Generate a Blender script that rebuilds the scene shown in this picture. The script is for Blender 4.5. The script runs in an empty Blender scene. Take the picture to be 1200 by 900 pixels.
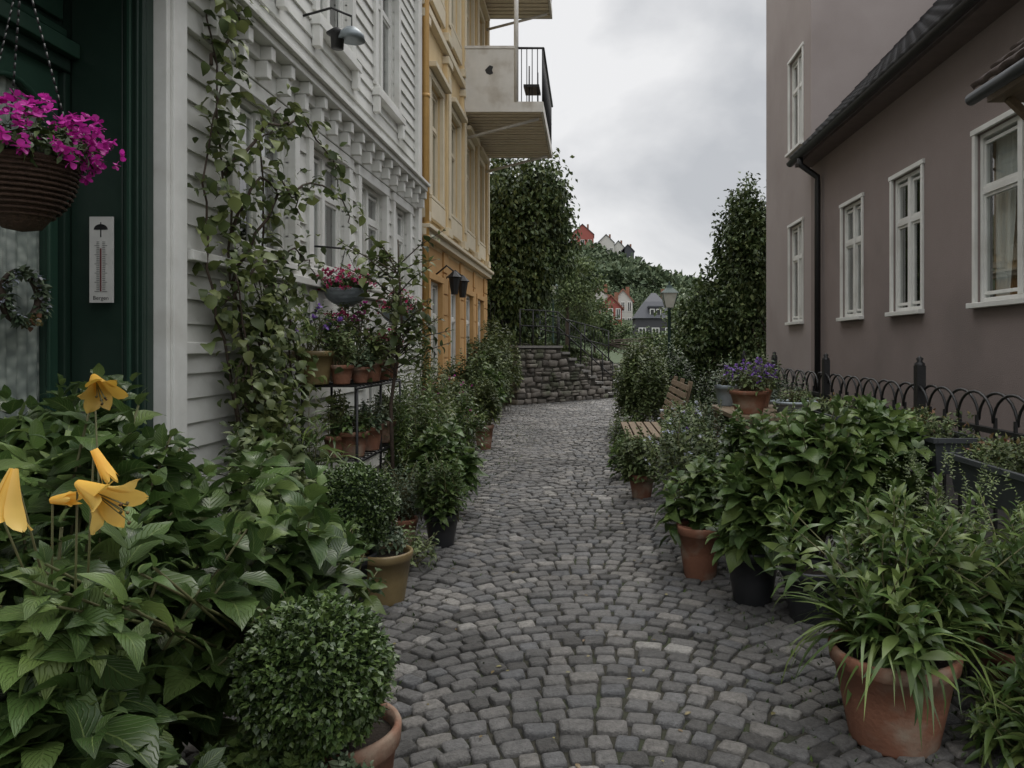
import bpy, math, numpy as np
from mathutils import Vector
R=np.random.RandomState(7)
sc=bpy.context.scene
# ---------------------------------------------------------------- helpers
def link(o,parent=None):
    sc.collection.objects.link(o)
    if parent: o.parent=parent
    return o
def empty(name):
    return link(bpy.data.objects.new(name,None))
def nodes(m):
    m.use_nodes=True
    return m.node_tree.nodes,m.node_tree.links
def mat(name,c,rough=.7,c2=None,scale=8,amt=.5,bump=0.0,bscale=60,metal=0,spec=.4,island=0.0,stretch=None,c3=None,s3=2.0):
    m=bpy.data.materials.new(name); n,l=nodes(m); b=n['Principled BSDF']
    b.inputs['Roughness'].default_value=rough; b.inputs['Metallic'].default_value=metal
    b.inputs['Specular IOR Level'].default_value=spec
    tc=n.new('ShaderNodeTexCoord'); src=tc.outputs['Object']
    if stretch:
        mp=n.new('ShaderNodeMapping'); mp.inputs['Scale'].default_value=stretch
        l.new(src,mp.inputs['Vector']); src=mp.outputs['Vector']
    nz=n.new('ShaderNodeTexNoise'); nz.inputs['Scale'].default_value=scale; nz.inputs['Detail'].default_value=8; nz.inputs['Roughness'].default_value=.65
    l.new(src,nz.inputs['Vector'])
    rp=n.new('ShaderNodeValToRGB'); rp.color_ramp.elements[0].position=.5-amt*.5; rp.color_ramp.elements[1].position=.5+amt*.5
    c2=c2 or tuple(v*.75 for v in c)
    rp.color_ramp.elements[0].color=(*c2,1); rp.color_ramp.elements[1].color=(*c,1)
    l.new(nz.outputs['Fac'],rp.inputs['Fac']); col=rp.outputs['Color']
    if c3:
        n3=n.new('ShaderNodeTexNoise'); n3.inputs['Scale'].default_value=s3; n3.inputs['Detail'].default_value=6
        l.new(tc.outputs['Object'],n3.inputs['Vector'])
        r3=n.new('ShaderNodeValToRGB'); r3.color_ramp.elements[0].position=.5; r3.color_ramp.elements[1].position=.72
        l.new(n3.outputs['Fac'],r3.inputs['Fac'])
        mx=n.new('ShaderNodeMixRGB'); l.new(r3.outputs['Color'],mx.inputs['Fac']); l.new(col,mx.inputs['Color1']); mx.inputs['Color2'].default_value=(*c3,1); col=mx.outputs['Color']
    if island:
        g=n.new('ShaderNodeNewGeometry'); mr=n.new('ShaderNodeMapRange')
        mr.inputs['To Min'].default_value=1-island; mr.inputs['To Max'].default_value=1+island
        l.new(g.outputs['Random Per Island'],mr.inputs['Value'])
        hv=n.new('ShaderNodeHueSaturation'); l.new(mr.outputs['Result'],hv.inputs['Value']); l.new(col,hv.inputs['Color']); col=hv.outputs['Color']
    l.new(col,b.inputs['Base Color'])
    if bump:
        nb=n.new('ShaderNodeTexNoise'); nb.inputs['Scale'].default_value=bscale; nb.inputs['Detail'].default_value=6
        l.new(src,nb.inputs['Vector'])
        bp=n.new('ShaderNodeBump'); bp.inputs['Strength'].default_value=bump; bp.inputs['Distance'].default_value=.01
        l.new(nb.outputs['Fac'],bp.inputs['Height']); l.new(bp.outputs['Normal'],b.inputs['Normal'])
    return m
def leafmat(name,cs,rough=.42,veins=False,transl=.22,spec=.45):
    m=bpy.data.materials.new(name); n,l=nodes(m); b=n['Principled BSDF']; out=n['Material Output']
    b.inputs['Roughness'].default_value=rough; b.inputs['Specular IOR Level'].default_value=spec
    g=n.new('ShaderNodeNewGeometry'); rp=n.new('ShaderNodeValToRGB'); cr=rp.color_ramp
    k=len(cs)
    while len(cr.elements)<k: cr.elements.new(.5)
    for i,c in enumerate(cs):
        cr.elements[i].position=i/(k-1) if i<k-1 else 1.0; cr.elements[i].color=(*c,1)
    l.new(g.outputs['Random Per Island'],rp.inputs['Fac']); col=rp.outputs['Color']
    tc=n.new('ShaderNodeTexCoord'); nz=n.new('ShaderNodeTexNoise'); nz.inputs['Scale'].default_value=2.5; nz.inputs['Detail'].default_value=3
    l.new(tc.outputs['Object'],nz.inputs['Vector'])
    mr=n.new('ShaderNodeMapRange'); mr.inputs['From Min'].default_value=.3; mr.inputs['From Max'].default_value=.7; mr.inputs['To Min'].default_value=.55; mr.inputs['To Max'].default_value=1.4
    l.new(nz.outputs['Fac'],mr.inputs['Value'])
    hv=n.new('ShaderNodeHueSaturation'); l.new(col,hv.inputs['Color']); l.new(mr.outputs['Result'],hv.inputs['Value']); col=hv.outputs['Color']
    if veins:
        uv=n.new('ShaderNodeSeparateXYZ'); l.new(tc.outputs['UV'],uv.inputs[0])
        def M(op,a,b2=None):
            q=n.new('ShaderNodeMath'); q.operation=op
            for i,v in enumerate((a,b2)):
                if v is None: continue
                if isinstance(v,(int,float)): q.inputs[i].default_value=v
                else: l.new(v,q.inputs[i])
            return q.outputs[0]
        a=M('ABSOLUTE',M('SUBTRACT',uv.outputs[0],.5))
        s=M('SINE',M('MULTIPLY',M('SUBTRACT',uv.outputs[1],M('MULTIPLY',a,.8)),52))
        s2=M('POWER',M('MAXIMUM',s,0),6)
        mid=M('LESS_THAN',a,.022)
        v=M('MAXIMUM',M('MULTIPLY',s2,.45),M('MULTIPLY',mid,.85))
        mx=n.new('ShaderNodeMixRGB'); l.new(M('MULTIPLY',v,.6),mx.inputs['Fac']); l.new(col,mx.inputs['Color1']); mx.inputs['Color2'].default_value=(.2,.26,.09,1)
        col=mx.outputs['Color']
        bp=n.new('ShaderNodeBump'); bp.inputs['Strength'].default_value=.8; bp.inputs['Distance'].default_value=.006
        l.new(M('SUBTRACT',0.0,v),bp.inputs['Height']); l.new(bp.outputs['Normal'],b.inputs['Normal'])
    l.new(col,b.inputs['Base Color'])
    if transl>0:
        t=n.new('ShaderNodeBsdfTranslucent'); l.new(col,t.inputs['Color'])
        ms=n.new('ShaderNodeMixShader'); ms.inputs['Fac'].default_value=transl
        l.new(b.outputs[0],ms.inputs[1]); l.new(t.outputs[0],ms.inputs[2]); l.new(ms.outputs[0],out.inputs['Surface'])
    return m
class MB:
    def __init__(s): s.v=[];s.f=[];s.m=[];s.mats=[];s.sm=[]
    def mi(s,m):
        if m not in s.mats: s.mats.append(m)
        return s.mats.index(m)
    def add(s,vs,fs,m,smooth=False):
        o=len(s.v); s.v+=[tuple(v) for v in vs]; i=s.mi(m)
        for f in fs: s.f.append([o+k for k in f]); s.m.append(i); s.sm.append(smooth)
    def box(s,x0,x1,y0,y1,z0,z1,m):
        if x0>x1:x0,x1=x1,x0
        if y0>y1:y0,y1=y1,y0
        s.add([(x0,y0,z0),(x1,y0,z0),(x1,y1,z0),(x0,y1,z0),(x0,y0,z1),(x1,y0,z1),(x1,y1,z1),(x0,y1,z1)],
              [(0,3,2,1),(4,5,6,7),(0,1,5,4),(1,2,6,5),(2,3,7,6),(3,0,4,7)],m)
    def beam(s,a,b,w,h,m,up=(0,0,1)):
        a=Vector(a);b=Vector(b);d=(b-a).normalized();u=Vector(up)
        sd=d.cross(u)
        if sd.length<1e-4: sd=Vector((1,0,0))
        sd.normalize(); n=sd.cross(d)
        vs=[]
        for p in(a,b):
            for i,j in((-1,-1),(1,-1),(1,1),(-1,1)): vs.append(p+sd*i*w/2+n*j*h/2)
        s.add(vs,[(0,1,2,3),(7,6,5,4),(0,4,5,1),(1,5,6,2),(2,6,7,3),(3,7,4,0)],m)
    def tube(s,pts,r,m,sides=6,smooth=True):
        pts=[Vector(p) for p in pts]; n=len(pts)
        rs=r if isinstance(r,(list,tuple)) else [r]*n
        vs=[];up=Vector((.03,.02,1))
        prev=None
        for i,p in enumerate(pts):
            d=(pts[min(i+1,n-1)]-pts[max(i-1,0)]).normalized()
            a=d.cross(up) if prev is None else prev-d*prev.dot(d)
            if a.length<1e-3: a=d.cross(Vector((1,0,0)))
            a.normalize(); prev=a; b=d.cross(a)
            for k in range(sides):
                t=2*math.pi*k/sides; vs.append(p+(a*math.cos(t)+b*math.sin(t))*rs[i])
        fs=[(i*sides+k,i*sides+(k+1)%sides,(i+1)*sides+(k+1)%sides,(i+1)*sides+k) for i in range(n-1) for k in range(sides)]
        fs+=[tuple(range(sides))[::-1],tuple(range((n-1)*sides,n*sides))]
        s.add(vs,fs,m,smooth)
    def lathe(s,c,prof,m,seg=28,smooth=True,sx=1,sy=1):
        vs=[];n=len(prof)
        for r,z in prof:
            for k in range(seg):
                t=2*math.pi*k/seg; vs.append((c[0]+r*sx*math.cos(t),c[1]+r*sy*math.sin(t),c[2]+z))
        fs=[(i*seg+k,i*seg+(k+1)%seg,(i+1)*seg+(k+1)%seg,(i+1)*seg+k) for i in range(n-1) for k in range(seg)]
        s.add(vs,fs,m,smooth)
    def obj(s,name,parent=None,bevel=0):
        me=bpy.data.meshes.new(name); me.from_pydata(s.v,[],s.f)
        for m in s.mats: me.materials.append(m)
        me.polygons.foreach_set('material_index',s.m); me.polygons.foreach_set('use_smooth',s.sm); me.update()
        o=link(bpy.data.objects.new(name,me),parent)
        if bevel:
            b=o.modifiers.new('b','BEVEL'); b.width=bevel; b.segments=2; b.limit_method='ANGLE'
        return o
def npmesh(name,V,Q,mt,parent=None,uv=None,smooth=True):
    V=np.asarray(V,dtype=np.float32).reshape(-1,3); Q=np.asarray(Q,dtype=np.int32); M=len(Q);k=Q.shape[1]
    me=bpy.data.meshes.new(name); me.vertices.add(len(V)); me.vertices.foreach_set('co',V.ravel())
    me.loops.add(M*k); me.loops.foreach_set('vertex_index',Q.ravel())
    me.polygons.add(M); me.polygons.foreach_set('loop_start',np.arange(M,dtype=np.int32)*k)
    me.polygons.foreach_set('use_smooth',np.full(M,smooth))
    if uv is not None:
        ul=me.uv_layers.new(name='UVMap'); ul.data.foreach_set('uv',np.asarray(uv,dtype=np.float32)[Q.ravel()].ravel())
    me.materials.append(mt); me.update(calc_edges=True); me.validate()
    return link(bpy.data.objects.new(name,me),parent)
def norm(a): return a/np.maximum(np.linalg.norm(a,axis=-1,keepdims=True),1e-9)
def leaves(name,P,D,L,W,mt,parent=None,nseg=4,droop=.35,fold=.25,prof='ovate',upn=.35,serr=.07):
    P=np.asarray(P,float);D=norm(np.asarray(D,float));N=len(P)
    L=np.broadcast_to(np.asarray(L,float),(N,));W=np.broadcast_to(np.asarray(W,float),(N,))*L
    U=np.array([0,0,1.])+R.normal(0,upn,(N,3)); S=norm(np.cross(D,U)); Nn=np.cross(S,D)
    t=np.linspace(0,1,nseg+1)
    if prof=='ovate': w=np.sin(np.pi*np.clip(t,0,1)**.8)**.85
    elif prof=='lance': w=np.sin(np.pi*t**.9)
    elif prof=='strap': w=np.minimum(1,.55+2*t)*(1-t**3)
    elif prof=='petal': w=np.sin(np.pi*np.clip(t*.92,0,1)**1.25)**.8
    w=np.nan_to_num(w); w[-1]=max(w[-1],.02) if nseg>2 else w[-1]; w[0]=max(w[0],.04)
    dr=droop*R.uniform(.3,1.5,N); fo=fold*R.uniform(.3,1.4,N); tw=R.normal(0,.25,N)
    rows=nseg+1
    V=np.zeros((N,rows,3,3))
    for i,tt in enumerate(t):
        a=dr*1.2*tt
        yy=L*tt*np.cos(a*.7); zz=-L*tt*np.sin(a*.9)*tt
        for j,sg in enumerate((-1,0,1)):
            hw=W*.5*w[i]*(1+R.uniform(-serr,serr,N)) if j!=1 else 0*W
            z2=zz+(fo*hw if j!=1 else 0)+sg*hw*tw*tt+(R.normal(0,.035,N)*W if j!=1 else 0)
            V[:,i,j,:]=P+D*yy[:,None]+S*(sg*hw)[:,None]+Nn*z2[:,None]
    base=[];uvt=[]
    for i in range(nseg):
        for j in range(2):
            a=i*3+j; base.append((a,a+1,a+4,a+3))
    base=np.array(base); Q=(base[None]+(np.arange(N)*rows*3)[:,None,None]).reshape(-1,4)
    for tt in t:
        for j in range(3): uvt.append((j*.5,tt))
    uv=np.tile(np.array(uvt),(N,1))
    return npmesh(name,V,Q,mt,parent,uv)
def cheap(name,P,D,L,W,mt,parent=None):
    P=np.asarray(P,float);D=norm(np.asarray(D,float));N=len(P)
    L=np.broadcast_to(np.asarray(L,float),(N,));W=np.broadcast_to(np.asarray(W,float),(N,))*L
    U=R.normal(0,.6,(N,3))+np.array([0,0,1.]); S=norm(np.cross(D,U)); Nn=np.cross(S,D)
    V=np.stack([P,P+D*(L*.45)[:,None]+S*(W*.5)[:,None]+Nn*(L*.1)[:,None],P+D*L[:,None]-Nn*(L*.1)[:,None],P+D*(L*.45)[:,None]-S*(W*.5)[:,None]+Nn*(L*.1)[:,None]],1)
    Q=np.arange(N*4).reshape(-1,4)
    return npmesh(name,V,Q,mt,parent,None,False)
def rdir(n): return norm(R.normal(0,1,(n,3)))
def ell(n,c,r,lo=.75,hi=1.0,zmin=-.5):
    d=rdir(n*4); d=d[d[:,2]>zmin][:n]
    f=R.uniform(lo,hi,(len(d),1)); return np.array(c)+d*np.array(r)*f, d
def shoots(T,Dr,pairs,L,sp=.045,whorl=2,e0=25,e1=95,tipk=.35):
    P=[];D=[];LL=[]
    for T0,d in zip(T,Dr):
        d=d/np.linalg.norm(d); a=np.cross(d,[.3,.1,1]); a/=np.linalg.norm(a); b=np.cross(d,a); ph=R.uniform(0,6.28); sc_=R.uniform(.7,1.25)
        for k in range(pairs):
            f=k/max(1,pairs-1); e=math.radians(e0+(e1-e0)*f**.8)
            p=T0-d*sp*k*sc_
            for q in range(whorl):
                t=ph+k*(math.pi/whorl if whorl<=3 else 2.4)+q*2*math.pi/whorl+R.normal(0,.2)
                pr=a*math.cos(t)+b*math.sin(t)
                P.append(p); D.append(d*math.cos(e)+pr*math.sin(e)+R.normal(0,.1,3)); LL.append(L*sc_*(tipk+(1-tipk)*min(1,f*1.4))*R.uniform(.8,1.12))
    return np.array(P),np.array(D),np.array(LL)
# ---------------------------------------------------------------- materials
white=mat('white_painted_wood',(.72,.72,.69),.55,(.54,.54,.5),3,.7,.15,40,island=.06,c3=(.42,.42,.38),s3=1.5)
whitetrim=mat('white_trim_paint',(.78,.78,.75),.5,(.62,.62,.58),6,.6,.1,40,c3=(.55,.54,.5),s3=3)
green=mat('dark_green_paint',(.02,.042,.03),.36,(.013,.03,.022),9,.6,.08,30)
green2=mat('green_door_paint',(.028,.07,.047),.38,(.02,.055,.037),9,.6,.08,30)
mauve=mat('mauve_render',(.27,.222,.207),.9,(.225,.182,.168),1.6,.7,.35,90,c3=(.195,.16,.148),s3=.7)
mauve2=mat('mauve_render_light',(.36,.315,.3),.9,(.31,.265,.25),1.2,.7,.3,90,c3=(.27,.23,.215),s3=.5)
cream=mat('yellow_render',(.74,.58,.34),.85,(.62,.47,.26),3,.6,.2,60,c3=(.5,.38,.22),s3=1)
ochre=mat('ochre_render',(.6,.36,.15),.85,(.48,.28,.11),3,.6,.2,60)
creamtrim=mat('cream_trim',(.72,.64,.48),.8,(.6,.52,.38),5,.6,.1,60)
blackm=mat('black_iron',(.012,.012,.013),.45,(.02,.02,.02),20,.5,.2,80)
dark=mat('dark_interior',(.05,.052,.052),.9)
tile=mat('slate_tile',(.04,.04,.045),.5,(.022,.022,.027),4,.6,.2,30,island=.2)
terra=mat('terracotta',(.27,.118,.068),.85,(.15,.07,.045),5,.7,.4,60,c3=(.3,.24,.18),s3=6)
ochpot=mat('glazed_ochre_pot',(.24,.18,.085),.4,(.14,.1,.045),9,.7,.15,40)
blkpot=mat('dark_glazed_pot',(.018,.02,.022),.3,(.03,.03,.032),9,.6)
zinc=mat('zinc',(.3,.34,.36),.45,(.2,.23,.25),12,.6,.1,40,metal=.3)
greybox=mat('grey_planter',(.06,.065,.07),.5,(.045,.05,.055),5,.6,.1,30)
soil=mat('soil',(.025,.017,.011),.95,(.012,.009,.006),40,.6,1,90)
curt=mat('curtain',(.75,.76,.75),.9,(.55,.56,.56),30,.6,stretch=(1,1,.05))
wood=mat('weathered_wood',(.25,.185,.12),.7,(.13,.095,.06),6,.7,.3,40,stretch=(6,1,6))
bark=mat('bark',(.085,.062,.045),.9,(.045,.033,.025),20,.6,.6,50)
stem=mat('green_stem',(.1,.12,.04),.6,(.09,.07,.035),10,.6)
wick=mat('wicker',(.075,.042,.026),.85,(.03,.018,.012),60,.5,.8,90)
glass=bpy.data.materials.new('window_glass'); n,l=nodes(glass)
tr=n.new('ShaderNodeBsdfTransparent'); tr.inputs['Color'].default_value=(.8,.84,.82,1); ms=n.new('ShaderNodeMixShader'); lw=n.new('ShaderNodeLayerWeight'); lw.inputs['Blend'].default_value=.5
pw_=n.new('ShaderNodeMath'); pw_.operation='POWER'; pw_.inputs[1].default_value=2.2; l.new(lw.outputs['Facing'],pw_.inputs[0])
ma=n.new('ShaderNodeMath'); ma.operation='MULTIPLY_ADD'; ma.inputs[1].default_value=.8; ma.inputs[2].default_value=.08; l.new(pw_.outputs[0],ma.inputs[0])
gl=n.new('ShaderNodeBsdfGlossy'); gl.inputs['Roughness'].default_value=.02
l.new(ma.outputs[0],ms.inputs['Fac']); l.new(tr.outputs[0],ms.inputs[1]); l.new(gl.outputs[0],ms.inputs[2]); l.new(ms.outputs[0],n['Material Output'].inputs['Surface'])
HYD=leafmat('hydrangea_leaf',[(.03,.062,.017),(.056,.105,.026),(.09,.15,.038),(.17,.24,.07)],.36,True)
HYD2=leafmat('hydrangea_leaf_light',[(.042,.08,.022),(.075,.13,.033),(.15,.21,.055)],.4,True)
BOX=leafmat('boxwood_leaf',[(.026,.05,.013),(.05,.085,.022),(.1,.15,.04)],.4,transl=0)
VINE=leafmat('vine_leaf',[(.048,.07,.024),(.1,.135,.04),(.2,.23,.08)],.5)
LILY=leafmat('lily_leaf',[(.04,.08,.02),(.085,.135,.034),(.16,.21,.06)],.4)
TREE=leafmat('tree_leaf',[(.026,.048,.014),(.048,.082,.023),(.09,.135,.04)],.5,transl=0)
TREE2=leafmat('lighter_tree_leaf',[(.055,.085,.028),(.09,.125,.042),(.15,.185,.065)],.6,transl=.1)
FAR=leafmat('distant_foliage',[(.045,.07,.035),(.07,.1,.048),(.12,.15,.075)],.8,transl=0)
GRY=leafmat('grey_green_leaf',[(.05,.085,.046),(.085,.12,.066),(.13,.165,.095)],.5,transl=.1)
PINK=leafmat('magenta_petal',[(.4,.01,.25),(.55,.025,.36),(.65,.06,.45)],.6,transl=.3)
CRIM=leafmat('crimson_petal',[(.3,.01,.06),(.5,.03,.14),(.55,.1,.25)],.6,transl=.3)
PURP=leafmat('purple_petal',[(.12,.04,.3),(.2,.08,.4),(.3,.2,.5)],.6,transl=.3)
YEL=leafmat('yellow_petal',[(.78,.46,.06),(.84,.6,.17)],.5,transl=.35)
WHT=leafmat('pale_petal',[(.6,.6,.6),(.45,.5,.65)],.6,transl=.3)
RED=leafmat('rust_leaf',[(.18,.07,.04),(.1,.1,.03),(.2,.14,.05)],.6)
# ---------------------------------------------------------------- world / light / camera
w=bpy.data.worlds.new("World"); sc.world=w; w.use_nodes=True; n=w.node_tree.nodes; l=w.node_tree.links
bg=n['Background']; out=n['World Output']
sky=n.new('ShaderNodeTexSky'); sky.sky_type='NISHITA'; sky.sun_disc=False; sky.sun_elevation=math.radians(55); sky.sun_rotation=math.radians(20)
l.new(sky.outputs[0],bg.inputs['Color']); bg.inputs['Strength'].default_value=.08
tc=n.new('ShaderNodeTexCoord'); mp=n.new('ShaderNodeMapping'); mp.inputs['Scale'].default_value=(1,1,1.5); mp.inputs['Location'].default_value=(.35,0,.2)
nz=n.new('ShaderNodeTexNoise'); nz.inputs['Scale'].default_value=2.3; nz.inputs['Detail'].default_value=7; nz.inputs['Roughness'].default_value=.5; nz.inputs['Distortion'].default_value=.3
rp=n.new('ShaderNodeValToRGB'); rp.color_ramp.elements[0].position=.36; rp.color_ramp.elements[0].color=(.54,.555,.58,1); rp.color_ramp.elements[1].position=.54; rp.color_ramp.elements[1].color=(.88,.88,.885,1)
l.new(tc.outputs['Generated'],mp.inputs['Vector']); l.new(mp.outputs['Vector'],nz.inputs['Vector']); l.new(nz.outputs['Fac'],rp.inputs['Fac'])
sx=n.new('ShaderNodeSeparateXYZ'); l.new(tc.outputs['Generated'],sx.inputs[0])
mr=n.new('ShaderNodeMapRange'); mr.interpolation_type='SMOOTHSTEP'; mr.inputs['From Min'].default_value=.42; mr.inputs['From Max'].default_value=.85; mr.inputs['To Min'].default_value=1.0; mr.inputs['To Max'].default_value=3.1
l.new(sx.outputs[2],mr.inputs['Value'])   # overcast sky: zenith about three times the horizon
b2=n.new('ShaderNodeBackground'); l.new(rp.outputs['Color'],b2.inputs['Color']); l.new(mr.outputs['Result'],b2.inputs['Strength'])
mx=n.new('ShaderNodeMixShader'); mx.inputs['Fac'].default_value=.95; l.new(bg.outputs[0],mx.inputs[1]); l.new(b2.outputs[0],mx.inputs[2]); l.new(mx.outputs[0],out.inputs['Surface'])
sl=bpy.data.lights.new('sun','SUN'); sl.energy=1.2; sl.angle=math.radians(25); sl.color=(1,.95,.88); so=link(bpy.data.objects.new('sun',sl)); so.rotation_euler=(math.radians(-35),0,math.radians(-20))
cam=bpy.data.cameras.new('camera'); co=link(bpy.data.objects.new('camera',cam)); co.location=(0,0,1.5); co.rotation_euler=(math.radians(90),0,0)
cam.sensor_width=36; cam.lens=26.1; cam.shift_x=-.075; cam.shift_y=-.0375; cam.clip_end=2000; cam.clip_start=.05; sc.camera=co
sc.view_settings.view_transform='Standard'; sc.view_settings.look='None'; sc.view_settings.exposure=0
# ---------------------------------------------------------------- ground
gm=mat('ground_soil_moss',(.045,.041,.03),.95,(.022,.022,.015),14,.6,.8,60,c3=(.035,.05,.018),s3=3)
def grid(name,xs,ys,fz,m,parent=None):
    X,Y=np.meshgrid(xs,ys); Z=fz(X,Y); V=np.stack([X,Y,Z],-1).reshape(-1,3); nx=len(xs);ny=len(ys)
    i=np.arange(nx-1)[None]+np.arange(ny-1)[:,None]*nx; Q=np.stack([i,i+1,i+nx+1,i+nx],-1).reshape(-1,4)
    return npmesh(name,V,Q,m,parent)
grid('ground',[-900,-100,-20,-5,0,5,20,100,900],[-60,-5,0,5,10,20,40,100,1400],lambda X,Y:X*0-.008,gm)
CX=np.array([1,.8,-.8,-1,-1,-.8,.8,1.]);CY=np.array([.76,1,1,.76,-.76,-1,-1,-.76])
def stones(name,items,m,depth=.05,bulge=.012,inset=.16,jit=.06,parent=None,lip=.006):
    V=[];Q=[]
    for c,ux,uy,nn,wd,ht in items:
        o=len(V); jx=1+R.uniform(-jit,jit*.5,8); jy=1+R.uniform(-jit,jit*.5,8)
        sh=R.normal(0,.06)
        tx,ty=R.normal(0,.028,2)
        for f,z in((1.0,-depth),(1.0,-lip),(.94,0),(1-inset*2,bulge*.6)):
            for k in range(8):
                y=CY[k]*jy[k]*ht/2*f; x=CX[k]*jx[k]*wd/2*f*(1+sh*CY[k])
                V.append(c+ux*x+uy*y+nn*(z+x*tx+y*ty+(R.normal(0,.0018) if z>0 else 0)))
        V.append(c+nn*bulge*R.uniform(.1,1.0))
        for r in range(3):
            for k in range(8): Q.append((o+r*8+k,o+r*8+(k+1)%8,o+(r+1)*8+(k+1)%8,o+(r+1)*8+k))
        for k in range(0,8,2): Q.append((o+24+k,o+24+(k+1)%8,o+24+(k+2)%8,o+32))
    return npmesh(name,V,Q,m,parent)
sett=bpy.data.materials.new('granite_sett'); n,l=nodes(sett); b=n['Principled BSDF']; b.inputs['Specular IOR Level'].default_value=.5
g=n.new('ShaderNodeNewGeometry'); rp=n.new('ShaderNodeValToRGB'); cr=rp.color_ramp
for _ in range(5): cr.elements.new(.5)
for i,(p,c) in enumerate(((0,(.09,.086,.08)),(.2,(.145,.141,.135)),(.45,(.185,.178,.168)),(.6,(.155,.157,.16)),(.8,(.215,.203,.187)),(.94,(.25,.236,.215)),(1,(.36,.345,.32)))):
    cr.elements[i].position=p; cr.elements[i].color=(*c,1)
l.new(g.outputs['Random Per Island'],rp.inputs['Fac'])
tc=n.new('ShaderNodeTexCoord')
def nzz(s,lo,hi,a,b_,det=8):
    q=n.new('ShaderNodeTexNoise'); q.inputs['Scale'].default_value=s; q.inputs['Detail'].default_value=det; q.inputs['Roughness'].default_value=.7; l.new(tc.outputs['Object'],q.inputs['Vector'])
    m_=n.new('ShaderNodeMapRange'); m_.inputs['From Min'].default_value=lo; m_.inputs['From Max'].default_value=hi; m_.inputs['To Min'].default_value=a; m_.inputs['To Max'].default_value=b_; l.new(q.outputs['Fac'],m_.inputs['Value']); return q,m_
q1,m1=nzz(45,.3,.7,.55,1.35); q2,m2=nzz(.9,.35,.65,.65,1.18,4)
mu=n.new('ShaderNodeMath'); mu.operation='MULTIPLY'; l.new(m1.outputs[0],mu.inputs[0]); l.new(m2.outputs[0],mu.inputs[1])
hv=n.new('ShaderNodeHueSaturation'); l.new(rp.outputs['Color'],hv.inputs['Color']); l.new(mu.outputs[0],hv.inputs['Value']); l.new(hv.outputs['Color'],b.inputs['Base Color'])
q3,m3=nzz(1.3,.35,.65,.36,.75,5); l.new(m3.outputs[0],b.inputs['Roughness'])
bp=n.new('ShaderNodeBump'); bp.inputs['Strength'].default_value=1; bp.inputs['Distance'].default_value=.007; q4,m4=nzz(90,.3,.7,0,1); l.new(m4.outputs[0],bp.inputs['Height']); l.new(bp.outputs['Normal'],b.inputs['Normal'])
it=[];per=1.55;Z=np.array([0,0,1.]);RW=.106
for j in range(-10,205):
    s=-.85-per
    while s<4.2:
        wd=.106*R.uniform(.72,1.3); x=-1.2+s+wd/2
        xx=x+.03*math.sin(j*.21)
        u=((xx-.02)/per+.5)%1-.5
        off=-.30*(2*u)**2; slope=-.30*8*u/per
        ln=math.sqrt(1+slope*slope); s+=(wd+.012)/ln
        y=1.3+j*RW+off+R.normal(0,.006)+.015*math.sin(x*2.3+j*.13)
        if x<-2.0 or x>2.15 or y<.9 or y>22.2: continue
        ux=np.array([1,slope,0])/ln; uy=np.array([-slope,1,0])/ln; an=R.normal(0,.06); ux,uy=ux*math.cos(an)+uy*math.sin(an),uy*math.cos(an)-ux*math.sin(an)
        it.append((np.array([x,y,R.normal(0,.0035)+.012]),ux,uy,Z,wd,(RW-.009)/ln**.9*R.uniform(.84,1.0)))
stones('cobblestone_path',it,sett,.05,.005,.14,.1,lip=.008)
grid('far_path',np.linspace(-3.2,2.4,8),np.linspace(22.2,60,10),lambda X,Y:X*0+.004,mat('far_paving',(.22,.22,.21),.8,(.16,.16,.15),6,.6,.3,30))
n_=6000; x=np.concatenate([R.normal(-1.3,.25,n_//2),R.normal(1.15,.3,n_//2)]); y=R.uniform(1.6,14,n_)
cheap('joint_weeds',np.stack([x,y,np.full(n_,.0)],1),rdir(n_)*.6+Z,R.uniform(.01,.035,n_),.4,BOX)
n_=170
leaves('fallen_leaves',np.stack([R.uniform(-1.2,1.2,n_),R.uniform(2,13,n_),np.full(n_,.02)],1),rdir(n_)*[1,1,.05],R.uniform(.015,.035,n_),.55,leafmat('fallen_leaf',[(.2,.16,.05),(.12,.07,.03),(.3,.28,.12)]),nseg=3,upn=.1,droop=.1)
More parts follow.
